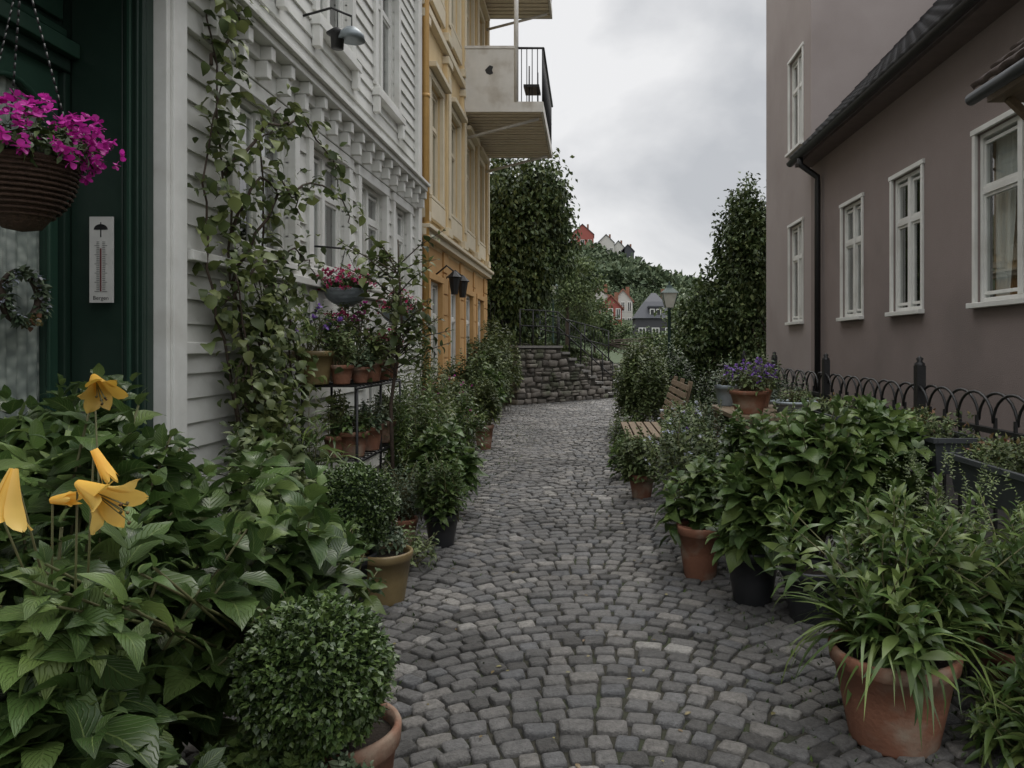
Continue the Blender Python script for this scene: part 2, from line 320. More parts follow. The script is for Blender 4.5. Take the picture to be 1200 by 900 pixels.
# ---------------------------------------------------------------- wall / window builders
def split(y0,y1,ops):
    iv=[(y0,y1)]
    for a,b in ops:
        nv=[]
        for p,q in iv:
            if b<=p or a>=q: nv.append((p,q))
            else:
                if a>p: nv.append((p,a))
                if b<q: nv.append((b,q))
        iv=nv
    return iv
def wall(mb,xs,xi,y0,y1,z0,z1,ops,m):
    zs=sorted(set([z0,z1]+[o[2] for o in ops]+[o[3] for o in ops])); zs=[z for z in zs if z0<=z<=z1]
    for a,b in zip(zs[:-1],zs[1:]):
        for p,q in split(y0,y1,[(o[0],o[1]) for o in ops if o[2]<=a+1e-6 and o[3]>=b-1e-6]): mb.box(xs,xi,p,q,a,b,m)
def window(parent,xw,nn,y0,y1,z0,z1,fm,cols=2,bars=(.68,),casing=.09,sill=True,curtain=True,dep=.07,name='window',cm=None,proud=.028,cw=.36):
    cm=cm or fm
    mb=MB(); X=lambda d: xw+nn*d
    if casing:
        c=casing
        mb.box(X(-.01),X(proud),y0-c,y0+.002,z0,z1,cm); mb.box(X(-.01),X(proud),y1-.002,y1+c,z0,z1,cm)
        mb.box(X(-.01),X(proud+.006),y0-c-.02,y1+c+.02,z1,z1+c,cm)
    if sill: mb.box(X(-.02),X(.07),y0-.06,y1+.06,z0-.045,z0+.002,cm)
    f=.045
    mb.box(X(-dep-.04),X(-dep+.03),y0+.002,y0+f,z0+.003,z1-.003,fm); mb.box(X(-dep-.04),X(-dep+.03),y1-f,y1-.002,z0+.003,z1-.003,fm)
    mb.box(X(-dep-.04),X(-dep+.03),y0+f,y1-f,z1-f,z1-.003,fm); mb.box(X(-dep-.04),X(-dep+.03),y0+f,y1-f,z0+.003,z0+f,fm)
    for k in range(1,cols):
        yc=y0+(y1-y0)*k/cols; mb.box(X(-dep-.035),X(-dep+.034),yc-.035,yc+.035,z0+f,z1-f,fm)
    for bz in bars:
        zc=z0+(z1-z0)*bz; mb.box(X(-dep-.03),X(-dep+.026),y0+f,y1-f,zc-.03,zc+.03,fm)
    for k in range(cols):
        a=y0+(y1-y0)*k/cols+.036; b=y0+(y1-y0)*(k+1)/cols-.036
        zz=[z0+f]+[z0+(z1-z0)*q for q in bars]+[z1-f]
        for za,zb in zip(zz[:-1],zz[1:]):
            za+=.03; zb-=.03; g=.028
            mb.box(X(-dep-.02),X(-dep+.012),a,a+g,za,zb,fm); mb.box(X(-dep-.02),X(-dep+.012),b-g,b,za,zb,fm)
            mb.box(X(-dep-.02),X(-dep+.012),a+g,b-g,za-.003,za+g,fm); mb.box(X(-dep-.02),X(-dep+.012),a+g,b-g,zb-g,zb+.003,fm)
    mb.obj(name+'_frame',parent,bevel=.004)
    g=MB(); xg=X(-dep-.004); g.add([(xg,y0+.03,z0+.03),(xg,y1-.03,z0+.03),(xg,y1-.03,z1-.03),(xg,y0+.03,z1-.03)],[(0,1,2,3)],glass)
    g.obj(name+'_glass',parent)
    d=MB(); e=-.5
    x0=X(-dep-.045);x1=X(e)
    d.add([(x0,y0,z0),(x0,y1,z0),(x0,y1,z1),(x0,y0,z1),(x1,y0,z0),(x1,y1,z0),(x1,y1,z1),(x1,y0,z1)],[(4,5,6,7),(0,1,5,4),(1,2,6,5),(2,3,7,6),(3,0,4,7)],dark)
    if curtain:
        wd=(y1-y0)*cw
        for a,s in((y0+.03,1),(y1-.03,-1)):
            m_=16; vs=[]
            for zq,sp in((z1-.05,1.0),(z0+(z1-z0)*.5,.9),(z0+.02,.65)):
                for k in range(m_+1):
                    vs.append((X(-dep-.1-.02*math.sin(k*1.9)),a+s*wd*sp*k/m_,zq))
            d.add(vs,[(r*(m_+1)+k,r*(m_+1)+k+1,(r+1)*(m_+1)+k+1,(r+1)*(m_+1)+k) for r in range(2) for k in range(m_)],curt,True)
    d.obj(name+'_interior',parent)
# ---------------------------------------------------------------- white wooden house (left)
H=empty('white_wooden_house'); XW=-2.4
low=[(5.0,5.95),(6.35,7.3),(7.7,8.65),(9.05,9.8)]
ops=[(a,b,2.15,3.25) for a,b in low]+[(a,b,4.4,6.0) for a,b in ((4.7,5.6),(6.5,7.4),(8.3,9.2))]+[(5.2,5.8,.75,1.3),(7.9,8.5,.75,1.3)]
ops+=[(2.6,4.1,-.03,3.62)]
mb=MB(); z=.15; bh=.148
while z<8.0:
    for p,q in split(.6,10.35,[(o[0],o[1]) for o in ops if o[2]<z+bh*.6 and o[3]>z+bh*.4]+[(4.1,4.3)]):
        cuts=[p]+[c for c in sorted(R.uniform(.6,10.3,2)) if p+.3<c<q-.3]+[q]
        for a,b in zip(cuts[:-1],cuts[1:]):
            t=R.normal(0,.0015)
            vs=[];a+=.001;b-=.001
            for yy in(a,b): vs+=[(XW-.03,yy,z),(XW+.028+t,yy,z),(XW+.006+t,yy,z+bh+.012),(XW-.03,yy,z+bh+.012)]
            mb.add(vs,[(0,1,2,3),(7,6,5,4),(0,4,5,1),(1,5,6,2),(2,6,7,3),(3,7,4,0)],white)
    z+=bh
mb.obj('clapboard_walls',H)
mb=MB(); wall(mb,XW-.03,XW-.09,.6,10.35,0,8,ops,white)
mb.box(-9,XW-.09,10.15,10.35,0,8,white); mb.box(-9,XW-.09,.6,.8,0,8,white); mb.box(-9,-8.8,.8,10.15,0,8,white)
mb.obj('wall_core',H)
mb=MB(); mb.box(-9.2,-2.0,.4,10.38,8.0,8.2,tile); mb.obj('roof',H)
mb=MB(); T=whitetrim
mb.box(XW-.01,XW+.07,4.1,4.31,0,3.62,T); mb.box(XW+.07,XW+.09,4.135,4.275,.3,3.5,T)
mb.box(XW-.01,XW+.075,10.15,10.36,0,8,T)
mb.box(XW-.01,XW+.10,4.32,10.14,3.50,3.60,T); mb.box(XW-.01,XW+.2,4.32,10.14,3.602,3.66,T); mb.box(XW-.01,XW+.24,.62,10.14,3.662,3.70,T); mb.box(XW-.01,XW+.06,4.32,10.14,3.36,3.498,T)
mb.box(XW-.01,XW+.12,.62,4.31,3.622,3.66,T)
y=4.5
while y<10.1:
    mb.box(XW+.06,XW+.15,y,y+.07,3.38,3.498,T); mb.box(XW+.10,XW+.18,y,y+.07,3.502,3.598,T); y+=.35
mb.box(XW-.01,XW+.10,4.32,10.14,2.0,2.06,T); mb.box(XW-.01,XW+.05,4.32,10.14,1.45,1.52,T)
for a,b in low:
    mb.box(XW+.03,XW+.055,a-.05,b+.05,1.56,1.98,T); mb.box(XW+.055,XW+.07,a+.05,b-.05,1.63,1.91,T)
for a,b in ((4.7,5.6),(6.5,7.4),(8.3,9.2)):
    mb.box(XW-.01,XW+.14,a-.16,b+.16,6.12,6.2,T); mb.box(XW-.01,XW+.1,a-.14,b+.14,4.26,4.34,T)
    mb.box(XW+.02,XW+.09,a-.12,a-.04,4.08,4.26,T); mb.box(XW+.02,XW+.09,b+.04,b+.12,4.08,4.26,T)
mb.obj('trim',H,bevel=.005)
for a,b in low: window(H,XW,1,a,b,2.15,3.25,T,2,(.66,),.1,proud=.05,cw=.46)
for a,b in ((4.7,5.6),(6.5,7.4),(8.3,9.2)): window(H,XW,1,a,b,4.4,6.0,T,2,(.66,),.1,proud=.05)
for a,b in ((5.2,5.8),(7.9,8.5)): window(H,XW,1,a,b,.75,1.3,T,2,(),.07,proud=.05,curtain=False)
# doorway
mb=MB(); XD=-2.86
mb.box(XD,XW-.0,4.03,4.097,0,3.60,green)
mb.box(XD+.06,XW-.12,4.015,4.03,.3,1.0,green); mb.box(XD+.06,XW-.12,4.015,4.03,1.15,3.4,green)
mb.box(XW-.11,XW-.0,4.0,4.028,0,3.6,green)
mb.box(XW-.085,XW-.06,3.985,4.0,.3,3.4,green2); mb.box(XW-.04,XW-.02,3.985,4.0,.1,3.55,green)
mb.box(XD,XW,2.6,2.67,0,3.6,green); mb.box(XD,XW,2.67,4.03,3.55,3.6,green)
mb.box(XD-.08,XD,2.6,4.1,3.12,3.62,green)
mb.box(XD,XD+.12,2.67,4.0,3.04,3.12,green2); mb.box(XD,XD+.07,2.67,4.0,2.97,3.038,green); mb.box(XD,XD+.05,2.67,4.0,3.16,3.2,green2)
mb.box(XD-.02,XD+.05,3.98,4.03,0,2.97,green); mb.box(XD,XD+.03,2.7,4.0,3.25,3.5,green2)
mb.box(XD-.1,XW+.3,2.5,4.1,0,.22,mat('door_step',(.3,.29,.28),.8))
mb.obj('doorway',H,bevel=.006)
mb=MB()
D0,D1=3.34,3.97; zc=2.58; rad=.25; yc=(D0+D1)/2
pts_in=[(yc-rad,.95)]+[(yc-rad*math.cos(t),zc+rad*math.sin(t)) for t in np.linspace(0,math.pi,15)]+[(yc+rad,.95)]
pts_out=[(D0,.95)]+[(D0+(D1-D0)*k/14.0,2.97) for k in range(15)]+[(D1,.95)]
vs=[(XD+.02,a,b) for a,b in pts_out]+[(XD+.02,a,b) for a,b in pts_in]+[(XD-.03,a,b) for a,b in pts_in]
N=len(pts_in); mb.add(vs,[(i,i+1,N+i+1,N+i) for i in range(N-1)]+[(N+i,N+i+1,2*N+i+1,2*N+i) for i in range(N-1)],green2)
mb.tube([(XD+.02,a,b) for a,b in pts_in],.014,green2,8)
mb.box(XD-.03,XD+.02,D0,D1,.22,.95,green2); mb.box(XD+.02,XD+.035,D0+.1,D1-.1,.35,.85,green)
mb.box(XD-.03,XD+.02,2.7,D0-.01,.22,2.97,green2); mb.box(XD+.02,XD+.035,D0-.05,D0+.03,.22,2.97,green2)
mb.obj('door',H,bevel=.003)
lace=bpy.data.materials.new('lace_curtain'); n,l=nodes(lace); b=n['Principled BSDF']; b.inputs['Roughness'].default_value=.9
tc=n.new('ShaderNodeTexCoord'); vo=n.new('ShaderNodeTexVoronoi'); vo.inputs['Scale'].default_value=22; vo.feature='SMOOTH_F1'
rp=n.new('ShaderNodeValToRGB'); rp.color_ramp.elements[0].color=(.85,.85,.8,1); rp.color_ramp.elements[1].color=(.38,.4,.38,1); rp.color_ramp.elements[0].position=.15; rp.color_ramp.elements[1].position=.6
l.new(tc.outputs['Object'],vo.inputs['Vector']); l.new(vo.outputs['Distance'],rp.inputs['Fac']); l.new(rp.outputs['Color'],b.inputs['Base Color'])
mb=MB()
vs=[]
for zq in(.9,2.95):
    for k in range(41): vs.append((XD-.028+.008*math.sin(k*1.3),D0+.03+(D1-D0-.06)*k/40,zq))
mb.add(vs,[(k,k+1,42+k,41+k) for k in range(40)],lace,True); xg=XD-.012; mb.add([(xg,yc-rad,.95),(xg,yc+rad,.95),(xg,yc+rad,2.84),(xg,yc-rad,2.84)],[(0,1,2,3)],glass); mb.obj('door_glass',H)
Wr=empty('door_wreath'); mb=MB(); wc=np.array([XD+.06,3.66,1.74])
mb.tube([wc+np.array([0,.12*math.cos(t),.12*math.sin(t)]) for t in np.linspace(0,2*math.pi,24)],.02,bark,6); mb.obj('ring',Wr)
t=R.uniform(0,6.28,300); P=wc+np.stack([R.uniform(0,.04,300),.12*np.cos(t),.12*np.sin(t)],1)
leaves('leaves',P[:200],rdir(200)+[.6,0,0],.05,.5,GRY,Wr,3); leaves('flowers',P[200:],rdir(100)+[.8,0,0],.03,.8,WHT,Wr,3,prof='petal')
P2=wc+R.normal(0,.02,(36,3))+[.03,.02,-.12]; leaves('berries',P2,rdir(36)+[.8,0,0],.028,.9,RED,Wr,3)
# thermometer
Th=empty('thermometer'); mb=MB(); pw=mat('enamel_white',(.72,.71,.68),.3); tx,tz=-2.61,1.96
mb.box(tx-.062,tx+.062,3.972,3.984,tz-.23,tz+.23,pw); mb.box(tx-.003,tx+.003,3.968,3.972,tz-.17,tz+.06,mat('spirit_column',(.15,.03,.03),.4))
for k in range(28):
    zz=tz-.17+k*.0098; lw_=.026 if k%5==0 else .015
    mb.box(tx+.008,tx+.008+lw_,3.970,3.972,zz-.001,zz+.001,blackm); mb.box(tx-.008-lw_,tx-.008,3.970,3.972,zz-.001,zz+.001,blackm)
mb.add([(tx+.038*math.cos(t),3.970,tz+.16+.03*math.sin(t)) for t in np.linspace(0,math.pi,12)],[tuple(range(12))],blackm)
mb.box(tx-.002,tx+.002,3.969,3.972,tz+.12,tz+.2,blackm)
mb.obj('plate',Th)
f=bpy.data.curves.new('lettering','FONT'); f.body='Bergen'; f.size=.03; f.align_x='CENTER'; fo=link(bpy.data.objects.new('lettering',f),Th); fo.location=(tx,3.9705,tz-.215); fo.rotation_euler=(math.radians(90),0,0); f.materials.append(blackm)
La=empty('wall_lantern'); mb=MB()
mb.tube([(XW,6.2,4.25),(XW+.25,6.2,4.32),(XW+.42,6.2,4.25)],.01,blackm); mb.tube([(XW+.3,6.2,4.3),(XW+.3,6.2,4.15)],.004,blackm)
mb.lathe((XW+.3,6.2,3.98),[(.0,.0),(.05,.0),(.055,.1),(.09,.12),(.03,.17),(0,.18)],blackm,16); mb.lathe((XW+.42,6.2,4.05),[(.0,.12),(.05,.1),(.10,.05),(.11,.0),(0.0,.02)],zinc,16); mb.tube([(XW+.42,6.2,4.25),(XW+.42,6.2,4.15)],.005,blackm); mb.obj('lamp',La)
# ---------------------------------------------------------------- yellow building
Yb=empty('yellow_apartment_building')
wy=[(11.1,12.0),(12.7,13.6),(14.3,15.2),(15.8,16.7)]
ops=[(a,b,z0,z0+1.75) for a,b in wy for z0 in (3.75,7.0,10.2)]+[(a,b,.9,2.5) for a,b in wy]
mb=MB(); wall(mb,XW,XW-.25,10.4,17.4,0,3.0,[o for o in ops if o[3]<3],ochre); wall(mb,XW,XW-.25,10.4,17.4,3.0,12.5,[o for o in ops if o[2]>3],cream)
mb.box(-9,XW-.25,17.15,17.4,0,12.5,cream); mb.box(-9,XW-.25,10.4,10.6,0,12.5,cream); mb.box(-9,-8.8,10.6,17.15,0,12.5,cream)
mb.obj('walls',Yb)
mb=MB(); C=creamtrim
for z0 in (.25,.6,.95,1.3,1.65,2.0,2.35,2.7):
    for p,q in split(10.42,17.38,[(a-.16,b+.16) for a,b in wy]):
        k=p
        while k<q-.05:
            e=min(k+.5,q); mb.box(XW,XW+.03,k+.008,e-.008,z0,z0+.33,ochre); k=e
mb.box(XW-.01,XW+.12,10.42,17.4,3.06,3.16,C); mb.box(XW-.01,XW+.18,10.42,17.4,3.162,3.22,C); mb.box(XW-.01,XW+.10,10.42,17.4,6.3,6.42,C); mb.box(XW-.01,XW+.10,10.42,17.4,9.5,9.62,C)
mb.box(XW-.01,XW+.45,10.42,17.6,12.3,12.5,C); mb.box(XW-.01,XW+.3,10.42,17.5,12.1,12.298,C)
for a in (10.45,12.2,13.8,15.4,17.0):
    for z0,z1 in((3.3,6.25),(6.5,9.45),(9.7,12.0)):
        mb.box(XW,XW+.08,a,a+.32,z0,z1,cream); mb.box(XW-.01,XW+.11,a-.03,a+.35,z1-.12,z1,C); mb.box(XW-.01,XW+.11,a-.03,a+.35,z0,z0+.14,C); mb.box(XW+.08,XW+.1,a+.07,a+.25,z0+.3,z1-.3,C)
for a,b in wy:
    for z0 in(3.75,7.0,10.2): mb.box(XW-.01,XW+.16,a-.16,b+.16,z0+1.87,z0+1.95,C); mb.box(XW+.01,XW+.07,a-.08,b+.08,z0-.35,z0-.06,C)
mb.obj('trim',Yb,bevel=.008)
for a,b in wy:
    for z0 in(3.75,7.0,10.2): window(Yb,XW,1,a,b,z0,z0+1.75,C,2,(.66,),.1,proud=.05)
    window(Yb,XW,1,a,b,.9,2.5,whitetrim,2,(.66,),.1,cm=ochre,proud=.04)
mb=MB(); orp=mat('orange_downpipe',(.6,.36,.12),.5); mb.tube([(XW+.1,10.47,.1),(XW+.1,10.47,12.0)],.05,orp,12)
for z0 in(1,3,5,7,9): mb.tube([(XW+.1,10.47,z0),(XW+.1,10.47,z0+.05)],.06,orp,12)
mb.obj('downpipe',Yb)
mb=MB(); mb.box(-9.1,XW+.5,10.41,17.6,12.502,12.7,tile); mb.obj('roof',Yb)
bw=mat('balcony_white',(.7,.68,.64),.6,(.54,.52,.47),4,.6,c3=(.42,.38,.32),s3=2.5); bs=mat('balcony_slats',(.76,.68,.55),.7,(.64,.56,.44),5,.6)
def balcony(par,z0):
    mb=MB()
    x0,x1,y0,y1=XW,-.85,13.9,17.3
    y=y0+.02
    while y<y1-.1: mb.box(x0+.02,x1-.06,y,y+.13,z0-.02,z0+.03,bs); y+=.19
    mb.box(x0,x1-.05,y0-.03,y0,z0-.03,z0+.16,bw); mb.box(x1-.05,x1,y0-.03,y1+.03,z0-.03,z0+.16,bw); mb.box(x0,x1-.05,y1,y1+.03,z0-.03,z0+.16,bw)
    mb.box(x0+.02,x1-.052,y0+.002,y1-.002,z0+.08,z0+.12,wood)
    for x_ in(-2.2,-1.6,-1.05): mb.box(x_,x_+.06,y0+.01,y1-.01,z0+.031,z0+.079,wood)
    mb.box(x0,-1.38,y0-.025,y0+.0,z0+.162,z0+1.15,bw); mb.box(x0,-1.36,y0-.04,y0+.015,z0+1.152,z0+1.2,bw)
    mb.tube([(-1.36,y0,z0+.16),(-1.36,y0,z0+3.1)],.045,bw,8)
    for k in range(6):
        mb.tube([(-1.36+k*.1,y0,z0+.16),(-1.36+k*.1,y0,z0+1.15)],.009,blackm,5)
    mb.tube([(-1.38,y0,z0+1.17),(x1,y0,z0+1.17),(x1,y1,z0+1.17)],.022,blackm,6)
    y=y0
    while y<=y1: mb.tube([(x1-.02,y,z0+.16),(x1-.02,y,z0+1.15)],.009,blackm,5); y+=.11
    for k in(.4,.75): mb.tube([(x1-.02,y0,z0+k),(x1-.02,y1,z0+k)],.008,blackm,5)
    mb.tube([(x1-.1,y0+.3,z0-.06),(x0+.05,y0+.35,z0-.42)],.03,bw,8); mb.tube([(x1-.1,y1-.3,z0-.06),(x0+.05,y1-.3,z0-.42)],.03,bw,8)
    mb.add([(-1.85+.07*math.cos(t)*(1.3 if k%3 else .6),y0-.028,z0+.75+.09*math.sin(t)) for k,t in enumerate(np.linspace(0,6.28,9)[:-1])],[tuple(range(8))],blackm)
    mb.obj('balcony',par)
    ch=MB(); ch.tube([(-1.15,14.3,z0+.13),(-1.15,14.35,z0+1.0)],.015,blackm); ch.tube([(-1.0,14.6,z0+.13),(-1.0,14.55,z0+.95)],.015,blackm); ch.box(-1.25,-.95,14.2,14.7,z0+.55,z0+.6,blackm); ch.obj('balcony_chair',par)
balcony(Yb,5.9); balcony(Yb,9.15)
mb=MB()
for y in(11.6,12.35):
    mb.tube([(XW,y,2.6),(XW+.18,y,2.75),(XW+.3,y,2.65)],.015,blackm); mb.lathe((XW+.3,y,2.3),[(0,0),(.05,0),(.09,.25),(.12,.27),(.03,.36),(0,.38)],blackm,8,False)
mb.obj('wall_lamp',Yb)
# ---------------------------------------------------------------- mauve low house (right)
M=empty('mauve_rendered_house'); XR=3.5
ww=[(5.45,6.7),(7.8,8.55),(9.5,10.25),(3.0,4.2)]
mb=MB(); wall(mb,XR,XR+.25,2.0,11.69,0,4.45,[(a,b,1.88,3.4) for a,b in ww],mauve)
mb.box(XR+.25,9.5,2.0,2.25,0,4.45,mauve); mb.box(9.25,9.5,2.25,11.6,0,4.45,mauve)
mb.add([(XR+.1,2.05,4.44),(9.5,2.05,4.44),(6.5,2.05,7.9)],[(0,1,2)],mauve)
mb.box(XR-.03,XR,2.0,11.69,0,.55,mat('plinth',(.13,.12,.12),.9,bump=.3)); mb.obj('walls',M)
mb=MB(); mb.box(XR-.26,XR,1.9,11.68,4.30,4.42,mat('eave_board',(.2,.16,.15),.8)); mb.obj('eave_board',M)
for i,(a,b) in enumerate(ww): window(M,XR,-1,a,b,1.88,3.4,whitetrim,2,(.66,),.05,proud=.02,dep=.06,cw=.3)
def tiles(name,par,x0,z0,x1,z1,y0,y1,row=.3,pitch=.24,m=tile):
    Ls=math.hypot(x1-x0,z1-z0); dx,dz=(x1-x0)/Ls,(z1-z0)/Ls; nx_,nz_=-dz,dx
    if nz_<0: nx_,nz_=-nx_,-nz_
    V=[];Q=[];rows=int(Ls/row)
    ny=int((y1-y0)/pitch)*6
    for r in range(rows):
        for s,h in ((r*row-.02,-.012),(r*row-.02,.03),((r+1)*row,.002)):
            for k in range(ny+1):
                y=y0+(y1-y0)*k/ny; ph=(y/pitch)%1
                hh=h+.028*abs(math.sin(math.pi*ph))**.7
                V.append((x0+dx*s+nx_*hh,y,z0+dz*s+nz_*hh))
        o=r*3*(ny+1)
        for q in range(2):
            for k in range(ny): Q.append((o+q*(ny+1)+k,o+q*(ny+1)+k+1,o+(q+1)*(ny+1)+k+1,o+(q+1)*(ny+1)+k))
    return npmesh(name,V,Q,m,par)
tiles('roof_tiles',M,XR-.3,4.43,6.5,7.95,1.9,11.67)
mb=MB(); mb.add([(6.5,1.9,7.93),(9.8,1.9,4.4),(9.8,11.67,4.4),(6.5,11.67,7.93)],[(0,1,2,3)],tile); mb.obj('roof_back',M)
mb=MB(); gz=4.36; pr=[(XR-.34+.06*math.cos(t),gz+.06*math.sin(t)) for t in np.linspace(math.pi,2*math.pi,8)]
for s_ in(1,.88):
    vs=[(XR-.34+(a-XR+.34)*s_,yy,gz+(b-gz)*s_) for yy in(1.9,11.66) for a,b in pr]; mb.add(vs,[(i,i+1,8+i+1,8+i) for i in range(7)],blackm,True)
mb.tube([(XR-.34,11.1,4.3),(XR-.33,11.1,4.2),(XR-.08,11.1,4.02),(XR-.08,11.1,3.9),(XR-.08,11.1,.2)],.045,blackm,12); mb.obj('gutter_and_downpipe',M)
mb=MB()
def onroof(s,h):
    L_=math.hypot(3.3,3.52); return (XR-.3+3.3*s/L_-3.52/L_*h,4.43+3.52*s/L_+3.3/L_*h)
for s0,s1,a,b_,h0,h1,mm in((2.0,2.08,8.2,9.0,.03,.13,greybox),(2.92,3.0,8.2,9.0,.03,.13,greybox),(2.08,2.92,8.2,8.27,.03,.13,greybox),(2.08,2.92,8.93,9.0,.03,.13,greybox),(2.08,2.92,8.27,8.93,.08,.1,glass)):
    q=[onroof(s,h) for s,h in((s0,h0),(s1,h0),(s1,h1),(s0,h1))]; vs=[(x_,yy,z_) for yy in(a,b_) for x_,z_ in q]
    mb.add(vs,[(0,1,2,3),(7,6,5,4),(0,4,5,1),(1,5,6,2),(2,6,7,3),(3,7,4,0)],mm)
mb.box(4.7,6.3,6.3,7.5,5.6,7.3,whitetrim); mb.box(4.5,6.4,6.15,7.65,7.3,7.4,tile); mb.obj('skylight_and_dormer',M)
Hd=empty('tiled_porch_hood'); brt=mat('brown_tile',(.07,.045,.035),.6,(.035,.025,.022),7,.6,.3,40)
tiles('tiles',Hd,2.9,3.42,3.5,3.98,4.3,5.55,.2,.2,brt)
mb=MB(); mb.box(2.95,3.49,4.35,5.5,3.30,3.37,wood); mb.beam((2.94,4.36,3.36),(3.49,4.36,3.9),.04,.1,wood); mb.beam((2.94,5.49,3.36),(3.49,5.49,3.9),.04,.1,wood); mb.beam((3.47,4.5,2.8),(3.05,4.5,3.3),.05,.05,wood); mb.beam((3.47,5.4,2.9),(3.05,5.4,3.3),.05,.05,wood)
mb.tube([(2.86,4.3,3.34),(2.86,5.56,3.34)],.045,greybox,12); mb.obj('hood_frame',Hd)
# ---------------------------------------------------------------- tall mauve building
Tb=empty('tall_mauve_building')
to=[(12.15,12.95,1.9,3.55),(12.15,12.95,4.83,6.4),(12.15,12.95,7.8,9.4)]
mb=MB(); wall(mb,XR+.002,XR+.25,11.7,14.65,0,14,to,mauve2); mb.box(XR+.25,11,11.7,11.95,0,14,mauve2); mb.box(XR+.25,11,14.4,14.65,0,14,mauve2); mb.box(10.8,11,11.95,14.4,0,14,mauve2); mb.box(XR-.2,11.2,11.6,14.8,14,14.3,tile); mb.obj('walls',Tb)
for o in to: window(Tb,XR+.002,-1,*o,whitetrim,2,(.66,),.05,proud=.02)
# ---------------------------------------------------------------- iron fence
F=empty('iron_hoop_fence'); mb=MB(); XF=2.3; y=2.6; k=0
while y<11.0:
    mb.box(XF-.008,XF+.008,y-.008,y+.008,.05,1.09,blackm)
    mb.tube([(XF+(.012 if k%2 else -.012),y+.2-.2*math.cos(t),1.06+.17*math.sin(t)) for t in np.linspace(0,math.pi,13)],.009,blackm,6)
    y+=.2; k+=1
mb.box(XF-.02,XF+.02,2.6,11,1.0,1.03,blackm); mb.box(XF-.02,XF+.02,2.6,11,.18,.21,blackm)
for y in(3.15,5.16,7.2,9.2,11.0):
    mb.box(XF-.03,XF+.03,y-.03,y+.03,0,1.36,blackm); mb.lathe((XF,y,1.36),[(.035,0),(.035,.015),(.018,.03),(.026,.05),(0,.07)],blackm,10)
mb.obj('fence',F)
# ---------------------------------------------------------------- pots
def pot(par,c,r,h,m,rimh=.12,taper=.68,fill=True):
    mb=MB(); rh=h*rimh+.015
    mb.lathe(c,[(0,0),(r*taper,0),(r*taper*1.02,.01),(r*.82,h*.45),(r*.93,h-rh),(r*.94,h-rh),(r*1.0,h-rh+.006),(r*1.02,h-.01),(r*.99,h),(r*.92,h),(r*.88,h-.02),(r*.86,h-.05)],m,36)
    if fill: mb.lathe(c,[(r*.88,h-.04),(r*.4,h-.025),(0,h-.02)],soil,20)
    return mb.obj('pot',par)
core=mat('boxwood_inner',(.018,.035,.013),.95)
def boxball(c,r,potc,pr_,ph,pm,n=9000,name='boxwood_ball',lf=1.0):
    E=empty(name); pot(E,potc,pr_,ph,pm)
    mb=MB(); mb.tube([(potc[0],potc[1],potc[2]+ph-.05),tuple(c)],.02,bark)
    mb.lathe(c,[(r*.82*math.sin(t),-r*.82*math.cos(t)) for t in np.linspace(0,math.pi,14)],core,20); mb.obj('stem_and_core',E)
    d=rdir(n); wob=1+.08*np.sin(d[:,0:1]*9+1)*np.cos(d[:,2:3]*8)+.06*np.sin(d[:,1:2]*17+d[:,2:3]*11)
    P=np.array(c)+d*r*R.uniform(.8,1.03,(n,1))*wob
    leaves('foliage',P,d*.8+rdir(n)*.9,R.uniform(.012,.026,n)*lf,.65,BOX,E,2,.2,.3)
def stems(par,base,tips,r,m,spread=.05):
    mb=MB()
    for t in tips:
        b_=np.array(base)+np.append(R.normal(0,spread,2),0); mid=(b_*.5+t*.5)+R.normal(0,.02,3)-(t-b_)*[.12,.12,0]
        q=[b_,b_*.55+mid*.45,mid,mid*.5+t*.5+R.normal(0,.008,3),t]; mb.tube(q,[r,r*.9,r*.8,r*.65,r*.5],m,5)
    mb.obj('stems',par)
def bush(name,parts,nsh,pairs,L,mt,base=None,potspec=None,W=.58,sp=.045,whorl=2,up=.5,stemr=.006,nseg=5,zmin=-.35,lo=.5,prof='ovate',droop=.45,e0=25,e1=95):
    E=empty(name)
    T=[];D=[]
    for c,r,f in parts:
        t,d=ell(int(nsh*f),c,r,lo,1.0,zmin); T.append(t); D.append(d*.8+[0,0,up]+R.normal(0,.15,t.shape))
    T=np.concatenate(T);D=np.concatenate(D)
    k=T[:,2]>.05; T=T[k];D=D[k]
    P,Dd,LL=shoots(T,D,pairs,L,sp,whorl,e0,e1)
    leaves('foliage',P,Dd,LL,W*R.uniform(.85,1.15,len(P)),mt,E,nseg,droop,.3,prof,upn=.3)
    if base is not None: stems(E,base,T[:90],stemr,stem,.06)
    if potspec: pot(E,*potspec)
    return E
bush('hydrangea_bush',[((-1.55,2.1,.74),(.66,.72,.64),1.0),((-1.15,1.5,.5),(.36,.35,.5),.45),((-2.0,2.9,.9),(.35,.6,.58),.45),((-1.25,2.55,.6),(.52,.5,.62),.5)],150,5,.175,HYD,(-1.5,2.1,0),None,stemr=.007,nseg=9,up=.6,lo=.62,droop=.35,e1=85,sp=.055,W=.6)
bush('hydrangea_bush',[((-1.12,2.9,.45),(.3,.45,.4),.5),((-1.3,1.5,.72),(.3,.3,.3),.12),((-1.12,1.5,.98),(.34,.12,.13),.17)],110,5,.13,HYD2,(-1.2,2.9,0),None,nseg=7,up=.7)
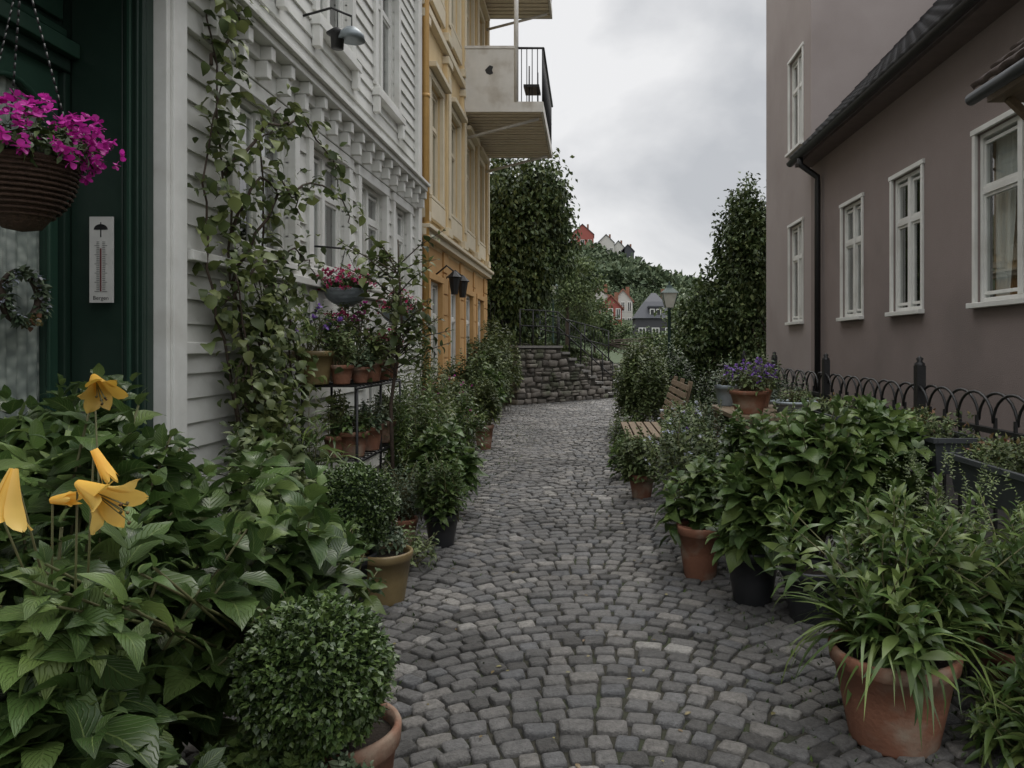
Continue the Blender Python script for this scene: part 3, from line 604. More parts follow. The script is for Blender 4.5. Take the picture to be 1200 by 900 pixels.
# yellow lilies: nodding trumpets with six fused, flared petals
Ly=empty('yellow_lily'); V=[];Q=[];UVs=[]
def trumpet(c,ax,L,Rr,open_=1.0):
    c=np.array(c,float); ax=np.array(ax,float); ax/=np.linalg.norm(ax); a=np.cross(ax,[0.1,0,1.]); a/=np.linalg.norm(a); b_=np.cross(ax,a)
    for k in range(6):
        t0=k*math.pi/3+(.12 if k%2 else 0); ns=12; js=(-1,-.5,0,.5,1); o=len(V); w0=R.uniform(.9,1.15); l0=R.uniform(.92,1.06)
        for i in range(ns):
            s=i/(ns-1); rr=.007+Rr*(.62*s+open_*.75*max(0,s-.55)**1.4*1.7); al=L*l0*(s-.4*open_*max(0,s-.78)**1.2*1.6)
            ha=(1.05-.2*s)*w0*(1 if s<.62 else max(.04,(1-((s-.62)/.38)**2.0)))*.66
            for j in js:
                th=t0+j*ha; rad_=a*math.cos(th)+b_*math.sin(th)
                V.append(c+ax*(al+.006*abs(j)*s*math.sin(k*2+s*9))+rad_*(rr*(1+.07*abs(j)*(1 if k%2 else -1))))
                UVs.append((j*.5+.5,s))
        for i in range(ns-1):
            for j in range(4): q=o+i*5+j; Q.append((q,q+1,q+6,q+5))
FL=[((-.985,1.43,1.235),(.88,-.2,-.38),.115,.052,1.0),((-1.10,1.42,1.265),(-.12,-.15,-.98),.12,.05,.8),((-1.0,1.5,1.29),(.35,.1,-.75),.075,.014,.0),((-1.04,1.44,1.20),(.75,-.2,.1),.06,.013,.0),((-1.22,1.48,1.28),(-.7,-.2,-.5),.11,.05,.9),((-1.3,1.95,1.42),(.5,-.5,-.4),.11,.05,.8)]
for q in FL: trumpet(*q)
npmesh('petals',V,Q,YEL,Ly,UVs)
stems(Ly,(-1.2,1.85,0),[np.array(q[0]) for q in FL],.004,stem)
mb=MB()
for c,ax,L,Rr,op in FL:
    if op>0:
        ax=np.array(ax)/np.linalg.norm(ax)
        for k in range(5):
            e=np.array(c)+ax*L*1.02+R.normal(0,.008,3); mb.tube([np.array(c)+ax*L*.3,e],.0012,stem,4); mb.tube([e,e+R.normal(0,.004,3)],.003,RED,4)
mb.obj('stamens',Ly)
boxball((-.745,2.03,.60),.193,(-.725,2.15,0),.175,.40,terra,15000)
Sp=empty('small_potted_shrub'); pot(Sp,(-.66,1.92,0),.135,.345,terra); t,d=ell(90,(-.86,1.9,.40),(.18,.1,.09)); leaves('foliage',*shoots(t,d+[0,0,.6],4,.065,.015),.6,HYD2,Sp,5)
t,d=ell(90,(-.67,1.91,.37),(.12,.11,.07)); leaves('trailing_foliage',*shoots(t,d+[0,0,.4],3,.04,.015),.6,GRY,Sp,4)
boxball((-1.37,4.35,.56),.235,(-1.42,4.3,0),.19,.30,blkpot,10000,lf=1.15)
Op=empty('ochre_pot_with_herbs'); pot(Op,(-1.19,4.35,0),.155,.3,ochpot); t,d=ell(50,(-1.19,4.4,.34),(.12,.12,.1)); leaves('foliage',*shoots(t,d+[0,0,.6],3,.04,.015),.6,GRY,Op,3)
def herb(name,c,h,r,mt,potspec=None,n=60,L=.07,Wd=.3,flowers=None,nf=60,fl=.025,whorl=2,pairs=8,sp=.03,lo=.5):
    E=empty(name)
    if potspec: pot(E,*potspec)
    th=R.uniform(0,6.28,n); rr=r*np.sqrt(R.uniform(0,1,n)); T=np.stack([c[0]+rr*np.cos(th),c[1]+rr*np.sin(th),c[2]+h*R.uniform(lo,1.08,n)*(1-.35*(rr/r)**2)],1)
    D=(T-np.array([c[0],c[1],c[2]-.1]))*[.6,.6,1]
    P,Dd,LL=shoots(T,norm(D),pairs,L,sp,whorl,25,80)
    k=P[:,2]>.02; leaves('foliage',P[k],Dd[k],LL[k],Wd,mt,E,4 if c[1]<9 else 3,.5,.3,'lance' if Wd<.45 else 'ovate')
    stems(E,c,T[:40],.004,stem,r*.25)
    if flowers:
        i=R.randint(0,n,nf); Pf=T[i]+R.normal(0,.02,(nf,3)); Pf=np.repeat(Pf,5,0); d=rdir(nf*5)+[0,0,.5]; leaves('flowers',Pf,d,fl,.8,flowers,E,3,.2,.1,'petal')
    return E
herb('dark_pot_shrub',(-1.1,5.55,.2),.55,.22,HYD2,((-1.1,5.55,0),.13,.25,blkpot),70,.07,.5)
herb('terracotta_pot_shrub',(-1.4,5.65,.2),.5,.2,GRY,((-1.39,5.6,0),.1,.2,terra),60,.05,.35)
herb('tall_perennial',(-1.6,6.9,0),1.35,.36,LILY,None,85,.12,.2,pairs=12,sp=.04)
herb('tall_perennial',(-1.8,7.9,0),1.6,.42,VINE,None,90,.13,.22,pairs=12,sp=.04)
herb('tall_perennial',(-1.5,8.6,0),1.0,.35,LILY,None,80,.12,.3,pairs=9)
herb('leafy_perennial',(-1.3,6.6,0),.8,.28,HYD2,None,60,.16,.6,pairs=6)
herb('pink_flower_perennial',(-1.85,9.8,0),1.15,.4,TREE2,None,90,.1,.35,PINK,30,pairs=9)
herb('potted_shrub',(-1.51,10.7,.3),.75,.25,VINE,((-1.51,10.7,0),.14,.36,terra),70,.09,.5)
herb('shrub',(-1.95,11.8,0),1.45,.45,TREE2,None,110,.11,.5,pairs=8)
herb('shrub',(-1.95,13.4,0),1.3,.4,HYD2,None,90,.18,.55,pairs=7)
herb('shrub',(-2.1,15.2,0),1.9,.55,TREE2,None,150,.13,.5,pairs=9)
herb('shrub',(-2.1,16.8,0),2.0,.6,VINE,None,150,.13,.5,pairs=9)
herb('iris_clump',(-2.0,5.2,0),1.15,.3,LILY,None,70,.3,.08,pairs=3,sp=.1)
herb('broadleaf_perennial',(-1.75,3.9,0),1.05,.35,TREE2,None,60,.14,.55,pairs=6)
herb('low_fern',(-1.28,5.0,0),.3,.28,TREE2,None,60,.06,.4,pairs=4)
Sf=empty('iron_plant_stand'); mb=MB()
for x_ in(-2.2,-1.78):
    for y in(5.7,6.35,7.0): mb.tube([(x_,y,0),(x_,y,1.18)],.011,blackm)
for zt in(.6,1.17):
    for x_ in(-2.2,-1.78): mb.tube([(x_,5.68,zt),(x_,7.02,zt)],.011,blackm)
    for y in np.arange(5.7,7.03,.1): mb.box(-2.2,-1.78,y-.01,y+.01,zt+.01,zt+.02,blackm)
mb.obj('frame',Sf)
for c,r,h,m_,mt,ph,n_,fw in(((-2.13,5.75,1.2),.16,.26,ochpot,HYD2,.4,30,PURP),((-1.93,5.8,1.2),.09,.15,terra,TREE2,.35,30,None),((-1.84,5.98,1.2),.075,.13,terra,GRY,.22,24,None),((-1.82,6.25,1.2),.085,.17,terra,VINE,.3,28,None),((-1.82,6.55,1.2),.08,.18,terra,TREE2,.3,28,CRIM),((-1.83,6.85,1.2),.08,.16,terra,HYD2,.35,26,CRIM),((-1.85,5.83,.63),.12,.2,terra,BOX,.2,50,None),((-1.83,6.2,.63),.11,.2,terra,GRY,.25,40,None),((-1.85,6.7,.63),.11,.2,terra,TREE2,.28,40,None),((-2.1,6.2,1.2),.1,.17,terra,TREE,.5,34,CRIM),((-2.1,6.7,1.2),.1,.17,terra,HYD2,.6,34,PINK),((-2.12,6.45,1.2),.07,.14,zinc,VINE,.7,26,None),((-1.98,5.8,.63),.09,.17,terra,VINE,.4,30,None)):
    herb('potted_plant',(c[0],c[1],c[2]+h-.03),ph,r*1.35,mt,(c,r,h,m_),n_,.065,.5,fw,22,.028,pairs=4,sp=.028)
St=empty('young_tree'); mb=MB(); T=[];D=[]
mb.tube([(-1.65,6.3,0),(-1.68,6.3,1.0),(-1.6,6.35,1.7),(-1.62,6.3,2.4)],[.02,.017,.012,.006],bark)
for k in range(38):
    z0=R.uniform(1.2,2.3); a=R.uniform(0,6.28); ln=R.uniform(.2,.5); s0=np.array([-1.63,6.3,z0]); e=np.array([-1.63+ln*math.cos(a),6.3+ln*math.sin(a),z0+R.uniform(.1,.35)]); mb.tube([s0,(s0+e)/2+[0,0,.03],e],[.006,.005,.003],bark,5)
    T.append(e); D.append(e-s0); T.append((s0+e)/2+[0,0,.06]); D.append([0,0,1.])
mb.obj('trunk',St); P,Dd,LL=shoots(np.array(T),norm(np.array(D)),5,.1,.05); leaves('foliage',P,Dd,LL,.55,VINE,St,4)
V_=empty('climbing_vine'); mb=MB(); P=[];D=[];LL=[]
def vine(pts,dens,L,spread):
    pts=[np.array(p,float) for p in pts]; q=[]
    for a,b_ in zip(pts[:-1],pts[1:]):
        for t in np.linspace(0,1,6)[:-1]: q.append(a+(b_-a)*t+R.normal(0,.025,3)*[.3,1,1])
    q.append(pts[-1]); mb.tube(q,[.012*(1-.7*i/len(q)) for i in range(len(q))],bark,5)
    for a,b_ in zip(q[:-1],q[1:]):
        for k in range(max(1,int(np.linalg.norm(b_-a)*dens+R.uniform(0,1)))):
            P.append(a+(b_-a)*R.uniform()+R.normal(0,spread,3)*[.6,1,1]+[abs(R.normal(0,spread*.6)),0,0]); D.append(R.normal(0,1,3)+[.8,0,-.5]); LL.append(L*R.uniform(.5,1.3))
vine([(-2.25,5.2,0),(-2.28,5.0,1.0),(-2.3,4.8,1.9),(-2.3,4.65,2.7),(-2.3,4.5,3.5),(-2.3,4.45,4.2)],75,.09,.08)
vine([(-2.25,5.2,.3),(-2.28,5.2,1.3),(-2.3,5.25,2.2),(-2.25,5.1,2.9),(-2.2,5.3,3.2)],60,.085,.07)
vine([(-2.25,5.1,.3),(-2.28,4.75,1.2),(-2.3,4.5,2.0),(-2.3,4.45,2.6),(-2.25,4.6,3.2)],75,.085,.08)
vine([(-2.3,4.8,1.9),(-2.15,5.1,2.5),(-2.1,5.6,2.75),(-2.0,6.0,2.7),(-1.97,6.15,2.5)],50,.075,.05)
vine([(-2.3,4.7,2.6),(-2.15,5.0,3.0),(-2.1,5.5,3.15),(-2.0,5.8,2.95),(-1.98,5.85,2.75)],50,.075,.05)
vine([(-2.28,4.6,1.7),(-2.2,4.9,2.0),(-2.15,5.4,2.2),(-2.1,5.7,2.05)],55,.075,.06)
vine([(-2.3,4.75,2.2),(-2.2,4.95,2.6),(-2.1,5.2,2.6),(-2.08,5.4,2.4)],55,.075,.06)
vine([(-2.28,4.5,3.2),(-2.25,4.75,3.6),(-2.2,4.9,4.1)],45,.08,.06)
for k in range(9): vine([(-2.25,4.9+k*.06,.5),(-2.2+R.normal(0,.03),4.6+R.uniform(0,1.0),1.2),(-2.2,4.5+R.uniform(0,1.0),1.95)],80,.075,.1)
mb.obj('vine_stems',V_); leaves('foliage',P,D,LL,.75,VINE,V_,4,.4,.25)
def basket(name,c,r,flm,chain_to,nf=160,bm=wick,fl=.035,dp=.85,fr=1.35):
    E=empty(name); mb=MB()
    mb.lathe(c,[(0,-r*dp),(r*.35,-r*dp*.95),(r*.72,-r*dp*.6),(r*.95,-r*dp*.2),(r,0),(r*1.04,.01),(r*.95,.02),(r*.9,-.02)],bm,28); mb.lathe(c,[(r*.9,-.01),(0,.01)],soil,16)
    for k in range(13):
        f=(k+.5)/13; z0=-r*dp*(1-f)*.95; rr=r*(1-(1-f)**2.3)**.6; mb.tube([(c[0]+rr*(1.0+.015*(-1)**i)*math.cos(t),c[1]+rr*(1.0+.015*(-1)**i)*math.sin(t),c[2]+z0) for i,t in enumerate(np.linspace(0,6.283,41))],.0055,bm,5)
    for k in range(3):
        t=k*2.09+.4; a=np.array([c[0]+r*math.cos(t),c[1]+r*math.sin(t),c[2]]); b_=np.array(chain_to); m_=24
        for i in range(m_):
            p=a+(b_-a)*i/m_; q=a+(b_-a)*(i+.75)/m_; mb.tube([p,q],.0035,blackm,4)
    mb.tube([chain_to,(XW,chain_to[1],chain_to[2]+.02)],.01,blackm)
    mb.obj('basket',E)
    t,d=ell(150,(c[0],c[1],c[2]+.04),(r*fr*.95,r*fr*.95,r*.8),.6,1.05,-.4); P,D,L_=shoots(t,d+[0,0,.2],4,.05,.02); leaves('foliage',P,D,L_,.45,TREE,E,3)
    t,d=ell(nf,(c[0],c[1],c[2]+.06),(r*fr,r*fr,r*.95),.7,1.12,-.45)
    P=np.repeat(t,5,0);dd=np.repeat(d+R.normal(0,.35,d.shape),5,0); dd=norm(dd)
    a=norm(np.cross(dd,[.2,.3,1])); b_=np.cross(dd,a); an=(np.arange(len(P))%5*1.2566)[:,None]
    leaves('flowers',P,dd*.35+a*np.cos(an)+b_*np.sin(an),fl*np.repeat(R.uniform(.4,.68,len(t)),5),.95,flm,E,3,.1,.1,'petal')
basket('hanging_flower_basket',(-2.0,2.62,2.14),.165,PINK,(-2.0,2.62,2.85),230,dp=1.45,fr=1.6,fl=.042)
basket('wall_flower_basket',(-2.13,6.5,1.98),.17,CRIM,(-2.13,6.5,2.35),150,bm=zinc)
basket('wall_flower_basket',(-2.10,8.2,1.88),.18,CRIM,(-2.10,8.2,2.25),80,bm=zinc)
# ---------------------------------------------------------------- right side plants
bush('hydrangea_bush',[((1.3,4.35,.72),(.48,.42,.5),1.0),((1.75,4.5,.8),(.36,.4,.5),.6),((1.0,4.3,.55),(.32,.35,.38),.5)],100,5,.165,HYD2,(1.25,4.35,.2),((.96,4.35,0),.16,.32,blkpot),up=.9,nseg=7,droop=.35,e1=85,W=.62)
pot(empty('dark_plant_pot'),(1.22,4.05,0),.17,.3,blkpot)
Lp=empty('potted_lily'); pot(Lp,(1.165,2.84,0),.235,.35,terra)
n_=44; T=np.stack([1.27+R.normal(0,.22,n_),2.98+R.normal(0,.18,n_),R.uniform(.55,.95,n_)],1); T[:,0]=np.clip(T[:,0],.85,1.8)
D=norm((T-[1.2,2.9,-.4])*[.8,.8,1]); P,Dd,LL=shoots(T,D,9,.155,.035,3,20,80,.4); leaves('foliage',P,Dd,LL,.25,LILY,Lp,6,.45,.25,'lance')
stems(Lp,(1.165,2.88,.3),T,.005,stem)
n_=110; a=R.uniform(0,6.28,n_); P=np.stack([1.165+.12*np.cos(a),2.86+.12*np.sin(a),np.full(n_,.34)],1); D=np.stack([np.cos(a),np.sin(a),R.uniform(.8,2.4,n_)],1)
leaves('strap_leaves',P,D,R.uniform(.2,.38,n_),.065,LILY,Lp,8,1.4,.2,'strap',upn=.15)
n_=60;T=np.stack([R.uniform(1.3,1.75,n_),R.uniform(2.9,3.4,n_),R.uniform(.75,1.1,n_)],1); P,Dd,LL=shoots(T,norm(R.normal(0,.3,(n_,3))+[0,0,1]),9,.02,.014,3,20,70); leaves('seed_heads',P,Dd,LL,.5,TREE2,Lp,2)
Ls=empty('potted_lily'); pot(Ls,(1.78,3.0,0),.2,.3,terra); n_=40; T=np.stack([1.78+R.normal(0,.2,n_),3.1+R.normal(0,.25,n_),R.uniform(.45,.85,n_)],1); P,Dd,LL=shoots(T,norm((T-[1.75,3,-.4])),9,.13,.032,3,20,80,.4); leaves('foliage',P,Dd,LL,.23,LILY,Ls,5,.45,.25,'lance'); stems(Ls,(1.78,3,.25),T,.005,stem)
herb('ground_cover',(1.62,2.65,0),.32,.25,LILY,None,60,.14,.2,pairs=5)
herb('ground_cover',(1.7,3.6,0),.6,.35,TREE2,None,80,.1,.4,pairs=6)
herb('ground_cover',(1.9,4.9,0),.8,.35,TREE,None,80,.1,.4,pairs=6)
herb('blue_flower_shrub',(.85,5.9,.2),.9,.4,TREE2,((.73,4.9,0),.15,.33,terra),120,.07,.45,WHT,60,.02,pairs=8)
herb('leafy_potted_shrub',(.74,4.95,.25),.5,.24,HYD2,((.72,4.8,0),.145,.34,terra),50,.13,.6,pairs=6)
herb('leafy_shrub',(1.2,5.5,.1),.9,.38,HYD2,None,80,.13,.6,pairs=7)
herb('shrub',(.95,6.6,0),1.05,.36,GRY,None,110,.07,.4,PURP,20,.02,pairs=9)
herb('potted_shrub',(.5,7.3,.2),.5,.24,TREE2,((.52,7.3,0),.13,.24,terra),60,.08,.5)
herb('shrub',(.42,8.3,0),.55,.2,HYD2,None,60,.08,.5,pairs=6)
herb('shrub',(1.0,7.6,0),1.0,.33,LILY,None,100,.09,.4,pairs=8)
herb('tall_shrub',(.8,11.2,0),1.5,.45,TREE2,None,180,.1,.5,pairs=10)
herb('tall_shrub',(.9,12.6,0),1.6,.5,VINE,None,180,.11,.5,pairs=10)
herb('tall_shrub',(1.4,13.6,0),1.6,.55,TREE,None,180,.11,.5,pairs=10)
herb('shrub',(.5,10.3,0),.6,.25,LILY,None,70,.07,.5)
herb('shrub',(1.7,9.4,0),1.35,.4,TREE,None,120,.08,.5,pairs=9)
herb('shrub',(1.35,16.5,0),1.4,.6,TREE2,None,150,.1,.5,pairs=10)
Bn=empty('wooden_bench'); mb=MB()
for k in range(5): mb.box(.42+k*.1,.50+k*.1,8.2,9.8,.47,.495,wood)
for k in range(6):
    z0=.6+k*.085; x0=.95+k*.03; mb.beam((x0,8.2,z0),(x0,9.8,z0),.02,.065,wood,up=(.33,0,1))
for y in(8.3,9.0,9.7):
    mb.beam((.45,y,0),(.5,y,.47),.05,.05,wood); mb.beam((.88,y,0),(1.14,y,1.1),.05,.05,wood,up=(1,0,0)); mb.beam((.43,y,.44),(.95,y,.44),.05,.05,wood)
mb.obj('bench',Bn,bevel=.004)
Cr=empty('wooden_planter_table'); mb=MB()
mb.box(1.2,1.95,6.1,7.3,.88,.92,wood)
for x_ in(1.25,1.9):
    for y in(6.15,7.25): mb.box(x_-.03,x_+.03,y-.03,y+.03,0,.88,wood)
mb.box(1.23,1.92,6.13,6.16,.78,.87,wood); mb.obj('table',Cr,bevel=.004)
herb('leafy_shrub',(1.5,5.75,0),1.02,.3,TREE2,None,90,.09,.5,pairs=7)
herb('purple_flower_pot',(1.39,6.35,1.1),.28,.22,TREE2,((1.37,6.35,.92),.165,.2,terra),80,.05,.5,PURP,80,.025,pairs=4)
herb('zinc_pot_plant',(1.32,7.12,1.1),.2,.12,GRY,((1.32,7.15,.922),.11,.2,zinc),30,.05,.5,pairs=3)
herb('shallow_bowl_plant',(1.78,6.45,1.0),.15,.15,TREE2,((1.78,6.45,.92),.2,.1,zinc),40,.04,.5,pairs=3)
herb('herb_pot',(1.6,7.0,1.1),.35,.2,TREE2,((1.6,7.0,.922),.13,.18,terra),50,.06,.5,pairs=4)
herb('tall_shrub',(2.0,7.6,0),1.35,.3,GRY,None,90,.07,.4,pairs=9)
def boxplanter(x0,x1,y0,y1,z0,z1,mt):
    E=empty('fence_planter_box'); mb=MB()
    vs=[]
    for z_,g in((z0,.025),(z1,0)):
        vs+=[(x0+g,y0+g,z_),(x1-g,y0+g,z_),(x1-g,y1-g,z_),(x0+g,y1-g,z_)]
    mb.add(vs,[(3,2,1,0),(0,1,5,4),(1,2,6,5),(2,3,7,6),(3,0,4,7)],greybox)
    mb.box(x0-.012,x0+.012,y0-.012,y1+.012,z1-.03,z1,greybox); mb.box(x1-.012,x1+.012,y0-.012,y1+.012,z1-.03,z1,greybox); mb.box(x0+.012,x1-.012,y0-.012,y0+.012,z1-.03,z1,greybox); mb.box(x0+.012,x1-.012,y1-.012,y1+.012,z1-.03,z1,greybox)
    mb.box(x0+.013,x1-.013,y0+.013,y1-.013,z1-.05,z1-.035,soil)
    for y in(y0+.15,y1-.15): mb.tube([(x1-.02,y,z1-.01),(XF,y,z1+.05),(XF+.02,y,z1-.02)],.008,blackm)
    mb.obj('box',E,bevel=.003)
    n_=140; T=np.stack([R.uniform(x0+.03,x1-.03,n_),R.uniform(y0+.05,y1-.05,n_),z1+R.uniform(.0,.13,n_)],1); P,D,L_=shoots(T,norm(R.normal(0,.5,(n_,3))+[0,0,1]),5,.035,.014); leaves('foliage',P,D,L_,.5,mt,E,3)
    n2=70; leaves('rust_tips',T[:n2],rdir(n2)+[0,0,1],.04,.4,RED,E,3)
boxplanter(1.98,2.26,4.25,5.1,.76,.97,TREE2); boxplanter(1.98,2.26,3.3,4.1,.70,.91,TREE2); boxplanter(1.98,2.26,6.0,6.8,.75,.93,TREE2)
# ---------------------------------------------------------------- trees
def tree(name,parts,n,L,mt,trunk,hang=0,clump=None,Wd=.6):
    E=empty(name); P=[];D=[]
    mb=MB(); mb.tube(trunk[0],trunk[1],bark,8)
    for c,r,f in parts:
        m_=int(n*f); nc=max(6,m_//90)
        C,d=ell(nc,c,r,.45,1.12,-.9)
        for q in C[:12]: mb.tube([trunk[0][-1],(np.array(trunk[0][-1])+q)/2+R.normal(0,.1,3),q],[.05,.03,.012],bark,5)
        s=clump or min(r)*.2
        k=R.randint(0,nc,m_); o=R.normal(0,s,(m_,3))*[1,1,.7+hang*1.6]-np.array([0,0,1])*hang*s*np.abs(R.normal(0,1,(m_,1))); P.append(C[k]+o); D.append(d[k]*.5+rdir(m_)*.9+[0,0,-hang*1.2])
    P=np.concatenate(P);D=np.concatenate(D)
    mb.obj('trunk',E); n2=int(len(P)*.55); ix=R.permutation(len(P)); LL=L*R.uniform(.7,1.3,len(P))
    cheap('foliage',P[ix[:n2]],D[ix[:n2]],LL[:n2],Wd,mt,E); cheap('young_foliage',P[ix[n2:]],D[ix[n2:]],LL[n2:],Wd,TREE2,E); return E
tree('weeping_tree',[((-2.2,20.8,5.2),(1.0,1.2,1.3),.8),((-1.25,20.4,5.6),(.6,.7,.7),.3),((-1.05,20.6,4.6),(.5,.8,.75),.3),((-1.55,20.2,3.8),(.5,.6,.9),.28),((-2.0,20.1,3.1),(.5,.6,.9),.25),((-2.6,20.3,3.6),(.6,.6,1.9),.55),((-2.9,20.8,4.2),(.9,1,2.2),.4)],14000,.15,TREE,([(-2.6,20.8,0),(-2.5,20.8,2.5),(-2.2,20.8,4.6)],[.22,.17,.1]),.9,.17)
tree('ivy_clad_tree',[((3.75,17.2,3.6),(.62,.9,1.5),1.0),((3.5,17,2.3),(.55,.7,1.3),.6),((2.85,17.6,2.15),(.5,.7,.9),.6),((4.1,17,1.5),(1,1,1.5),.3),((2.5,17.4,1.2),(.45,.7,.9),.35)],13000,.12,TREE,([(3.6,17.2,0),(3.6,17.2,2),(3.6,17.2,3.2)],[.2,.15,.08]),.5,.13)
tree('birch_tree',[((-1.3,44,5.2),(1.8,1.6,1.5),1.1),((-.3,47,3.9),(1.2,1.2,1.0),.5)],4500,.2,TREE2,([(-1.3,45,1),(-1.3,45,3),(-1.3,44.5,4.4)],[.15,.12,.08]),.2,.26)
tree('roadside_tree',[((3.9,27,2.2),(.9,1.2,1.4),1.0)],5000,.17,TREE2,([(3.9,27,0),(3.9,27,1.2)],[.12,.08]),.1,.25)
tree('roadside_tree',[((.6,52,2.8),(1.4,1.6,1.2),1.0),((-1.8,50,3.6),(1.5,1.6,1.6),1.0),((5.0,60,1.2),(2.6,1.5,1.1),1.0),((2.4,64,2.2),(1.5,1.5,1.2),.6)],3500,.24,TREE,([(.4,52,0),(.4,52,1.8)],[.12,.08]),.1,.3)
# ---------------------------------------------------------------- stone retaining wall, stairs, bank, railing
A=np.array([-3.6,18.0,0.]);B=np.array([.75,22.6,0.]); d=(B-A);Lw=np.linalg.norm(d);d/=Lw; nn=np.array([d[1],-d[0],0.])
topz=lambda s:1.9-.9*(s/Lw)**1.2
rub=mat('rubble_stone',(.25,.225,.195),.9,(.12,.108,.095),9,.8,.8,60,island=.45,c3=(.08,.1,.05),s3=1.5)
mort=mat('wall_mortar',(.06,.055,.045),.95)
def rubble(name,s0,s1,top,off,parent=None):
    it=[]; z0=.0
    while z0<2.0:
        h=R.uniform(.09,.2); s=s0
        while s<s1:
            wd=R.uniform(.12,.42)
            if z0+h*.8<top(min(s+wd/2,s1)):
                if wd>.22 and R.uniform()<.3:
                    for q in(0,1): it.append((A+d*(s+wd/2)+nn*(off+R.normal(0,.02))+Z*(z0+h*(.25+.5*q)),d,Z,nn,wd*.95,h*.46))
                else:
                    an=R.normal(0,.07); it.append((A+d*(s+wd/2)+nn*(off+R.normal(0,.02))+Z*(z0+h/2+R.normal(0,.016)),d*math.cos(an)+Z*math.sin(an),Z*math.cos(an)-d*math.sin(an),nn,wd*.96,h*R.uniform(.8,1.1)))
            s+=wd
        z0+=h
    return stones(name,it,rub,.2,.05,.15,.2,parent,lip=.025)
W0=rubble('stone_retaining_wall',0,Lw,topz,.02)
mb=MB(); q=[]
for s in np.linspace(0,Lw,10):
    for k in(0,-.4):
        for z_ in(0,topz(s)): q.append(A+d*s+nn*k+Z*z_-nn*.03)
fs=[]
for i in range(9): o=i*4; fs+=[(o,o+4,o+5,o+1),(o+1,o+5,o+7,o+3),(o+3,o+7,o+6,o+2)]
mb.add(q,fs,mort); mb.obj('wall_core',W0)
SS=empty('stone_steps'); mb=MB(); tread=mat('step_stone',(.26,.25,.23),.85,(.17,.16,.15),9,.7,.4,40)
nst=9; s_lo,s_hi=5.3,2.9; rise=1.5/nst; run=(s_lo-s_hi)/nst
def obox(mb,s0,s1,o0,o1,z0,z1,m):
    q=[A+d*s+nn*o+Z*z for z in(z0,z1) for s,o in((s0,o0),(s1,o0),(s1,o1),(s0,o1))]
    mb.add(q,[(0,3,2,1),(4,5,6,7),(0,1,5,4),(1,2,6,5),(2,3,7,6),(3,0,4,7)],m)
for i in range(nst):
    sa=s_lo-run*(i+1); zt=rise*(i+1)
    obox(mb,sa-.02,sa+run,.12,1.02,zt-.06,zt,tread); obox(mb,sa,sa+run-.01,.12,.95,0,zt-.061,mort)
obox(mb,1.6,s_hi-.022,.12,1.02,1.44,1.5,tread); obox(mb,1.62,s_hi-.02,.12,.95,0,1.439,mort)
mb.obj('treads',SS)
rubble('side_wall',1.6,s_lo,lambda s:1.42 if s<s_hi else max(0,1.5*(s_lo-s)/(s_lo-s_hi)-.02),.97,SS)
mb=MB(); pv=None
for s in np.linspace(1.7,s_lo-.1,9):
    zt=1.5 if s<s_hi else 1.5*(s_lo-s)/(s_lo-s_hi)+.05
    p=A+d*s+nn*.98+Z*zt; mb.tube([p,p+Z*.9],.018,blackm,6)
    if pv is not None:
        for z_ in(.9,.5): mb.tube([pv+Z*z_,p+Z*z_],.018,blackm,6)
    pv=p
mb.obj('handrail',SS)
Iv=empty('wall_ivy'); n_=5000; s=np.where(R.uniform(size=n_)<.5,R.normal(1.2,.7,n_),R.normal(4.2,.35,n_)); z_=np.abs(R.normal(1.5,.35,n_)); k=(s>0)&(s<Lw); s=s[k];z_=z_[k]; z_=np.minimum(z_,topz(s)+.1); P=A+d*s[:,None]+nn*R.uniform(.05,.2,(len(s),1))+Z*z_[:,None]; cheap('ivy_leaves',P,rdir(len(s))*.7+nn-Z*.5,R.uniform(.05,.11,len(s)),.8,TREE2,Iv)
grass=mat('bank_grass',(.09,.13,.045),.95,(.045,.07,.024),6,.7,1,30)
V=[];Q=[];ns,nt=14,16
for i in range(ns):
    for j in range(nt):
        s=Lw*i/(ns-1);t=.3+(j/(nt-1))**1.5*40; p=A+d*s+np.array([-.5,1,0])*t
        V.append((p[0],p[1],topz(s)-.06+min(t*.05,2.2)))
for i in range(ns-1):
    for j in range(nt-1): Q.append((i*nt+j,(i+1)*nt+j,(i+1)*nt+j+1,i*nt+j+1))
npmesh('grass_bank',V,Q,grass)
n_=14000; s=R.uniform(0,Lw,n_); t=.35+R.uniform(0,1,n_)**1.5*22; P=A+d*s[:,None]+np.array([-.5,1,0])*t[:,None]; P[:,2]=topz(s)-.06+t*.05; cheap('bank_plants',P,rdir(n_)*.6+Z,R.uniform(.08,.34,n_),.3,TREE2)
Rl=empty('metal_railing'); mb=MB(); s=0; prev=None
while s<=Lw+.01:
    p=A+d*s-nn*.2+Z*topz(s); mb.tube([p,p+Z*.95],.02,blackm,6)
    if prev is not None:
        for z_ in(.95,.5): mb.tube([prev+Z*z_,p+Z*z_],.018,blackm,6)
        for k in range(1,8): q=prev+(p-prev)*k/8; mb.tube([q+Z*.05,q+Z*.95],.006,blackm,4)
    prev=p; s+=Lw/6
mb.obj('railing',Rl)
me=bpy.data.meshes.new('person'); J=[(0,0,.92),(0,0,1.15),(0,0,1.38),(0,0,1.48),(0,-.01,1.58),(0,-.01,1.7),(.19,0,1.37),(.24,.02,1.1),(.22,-.06,.86),(-.19,0,1.37),(-.24,.02,1.1),(-.22,-.06,.86),(.1,0,.86),(.11,-.03,.48),(.12,.03,.06),(.12,-.1,.03),(-.1,0,.86),(-.1,.05,.48),(-.11,.12,.08),(-.11,0,.03)]
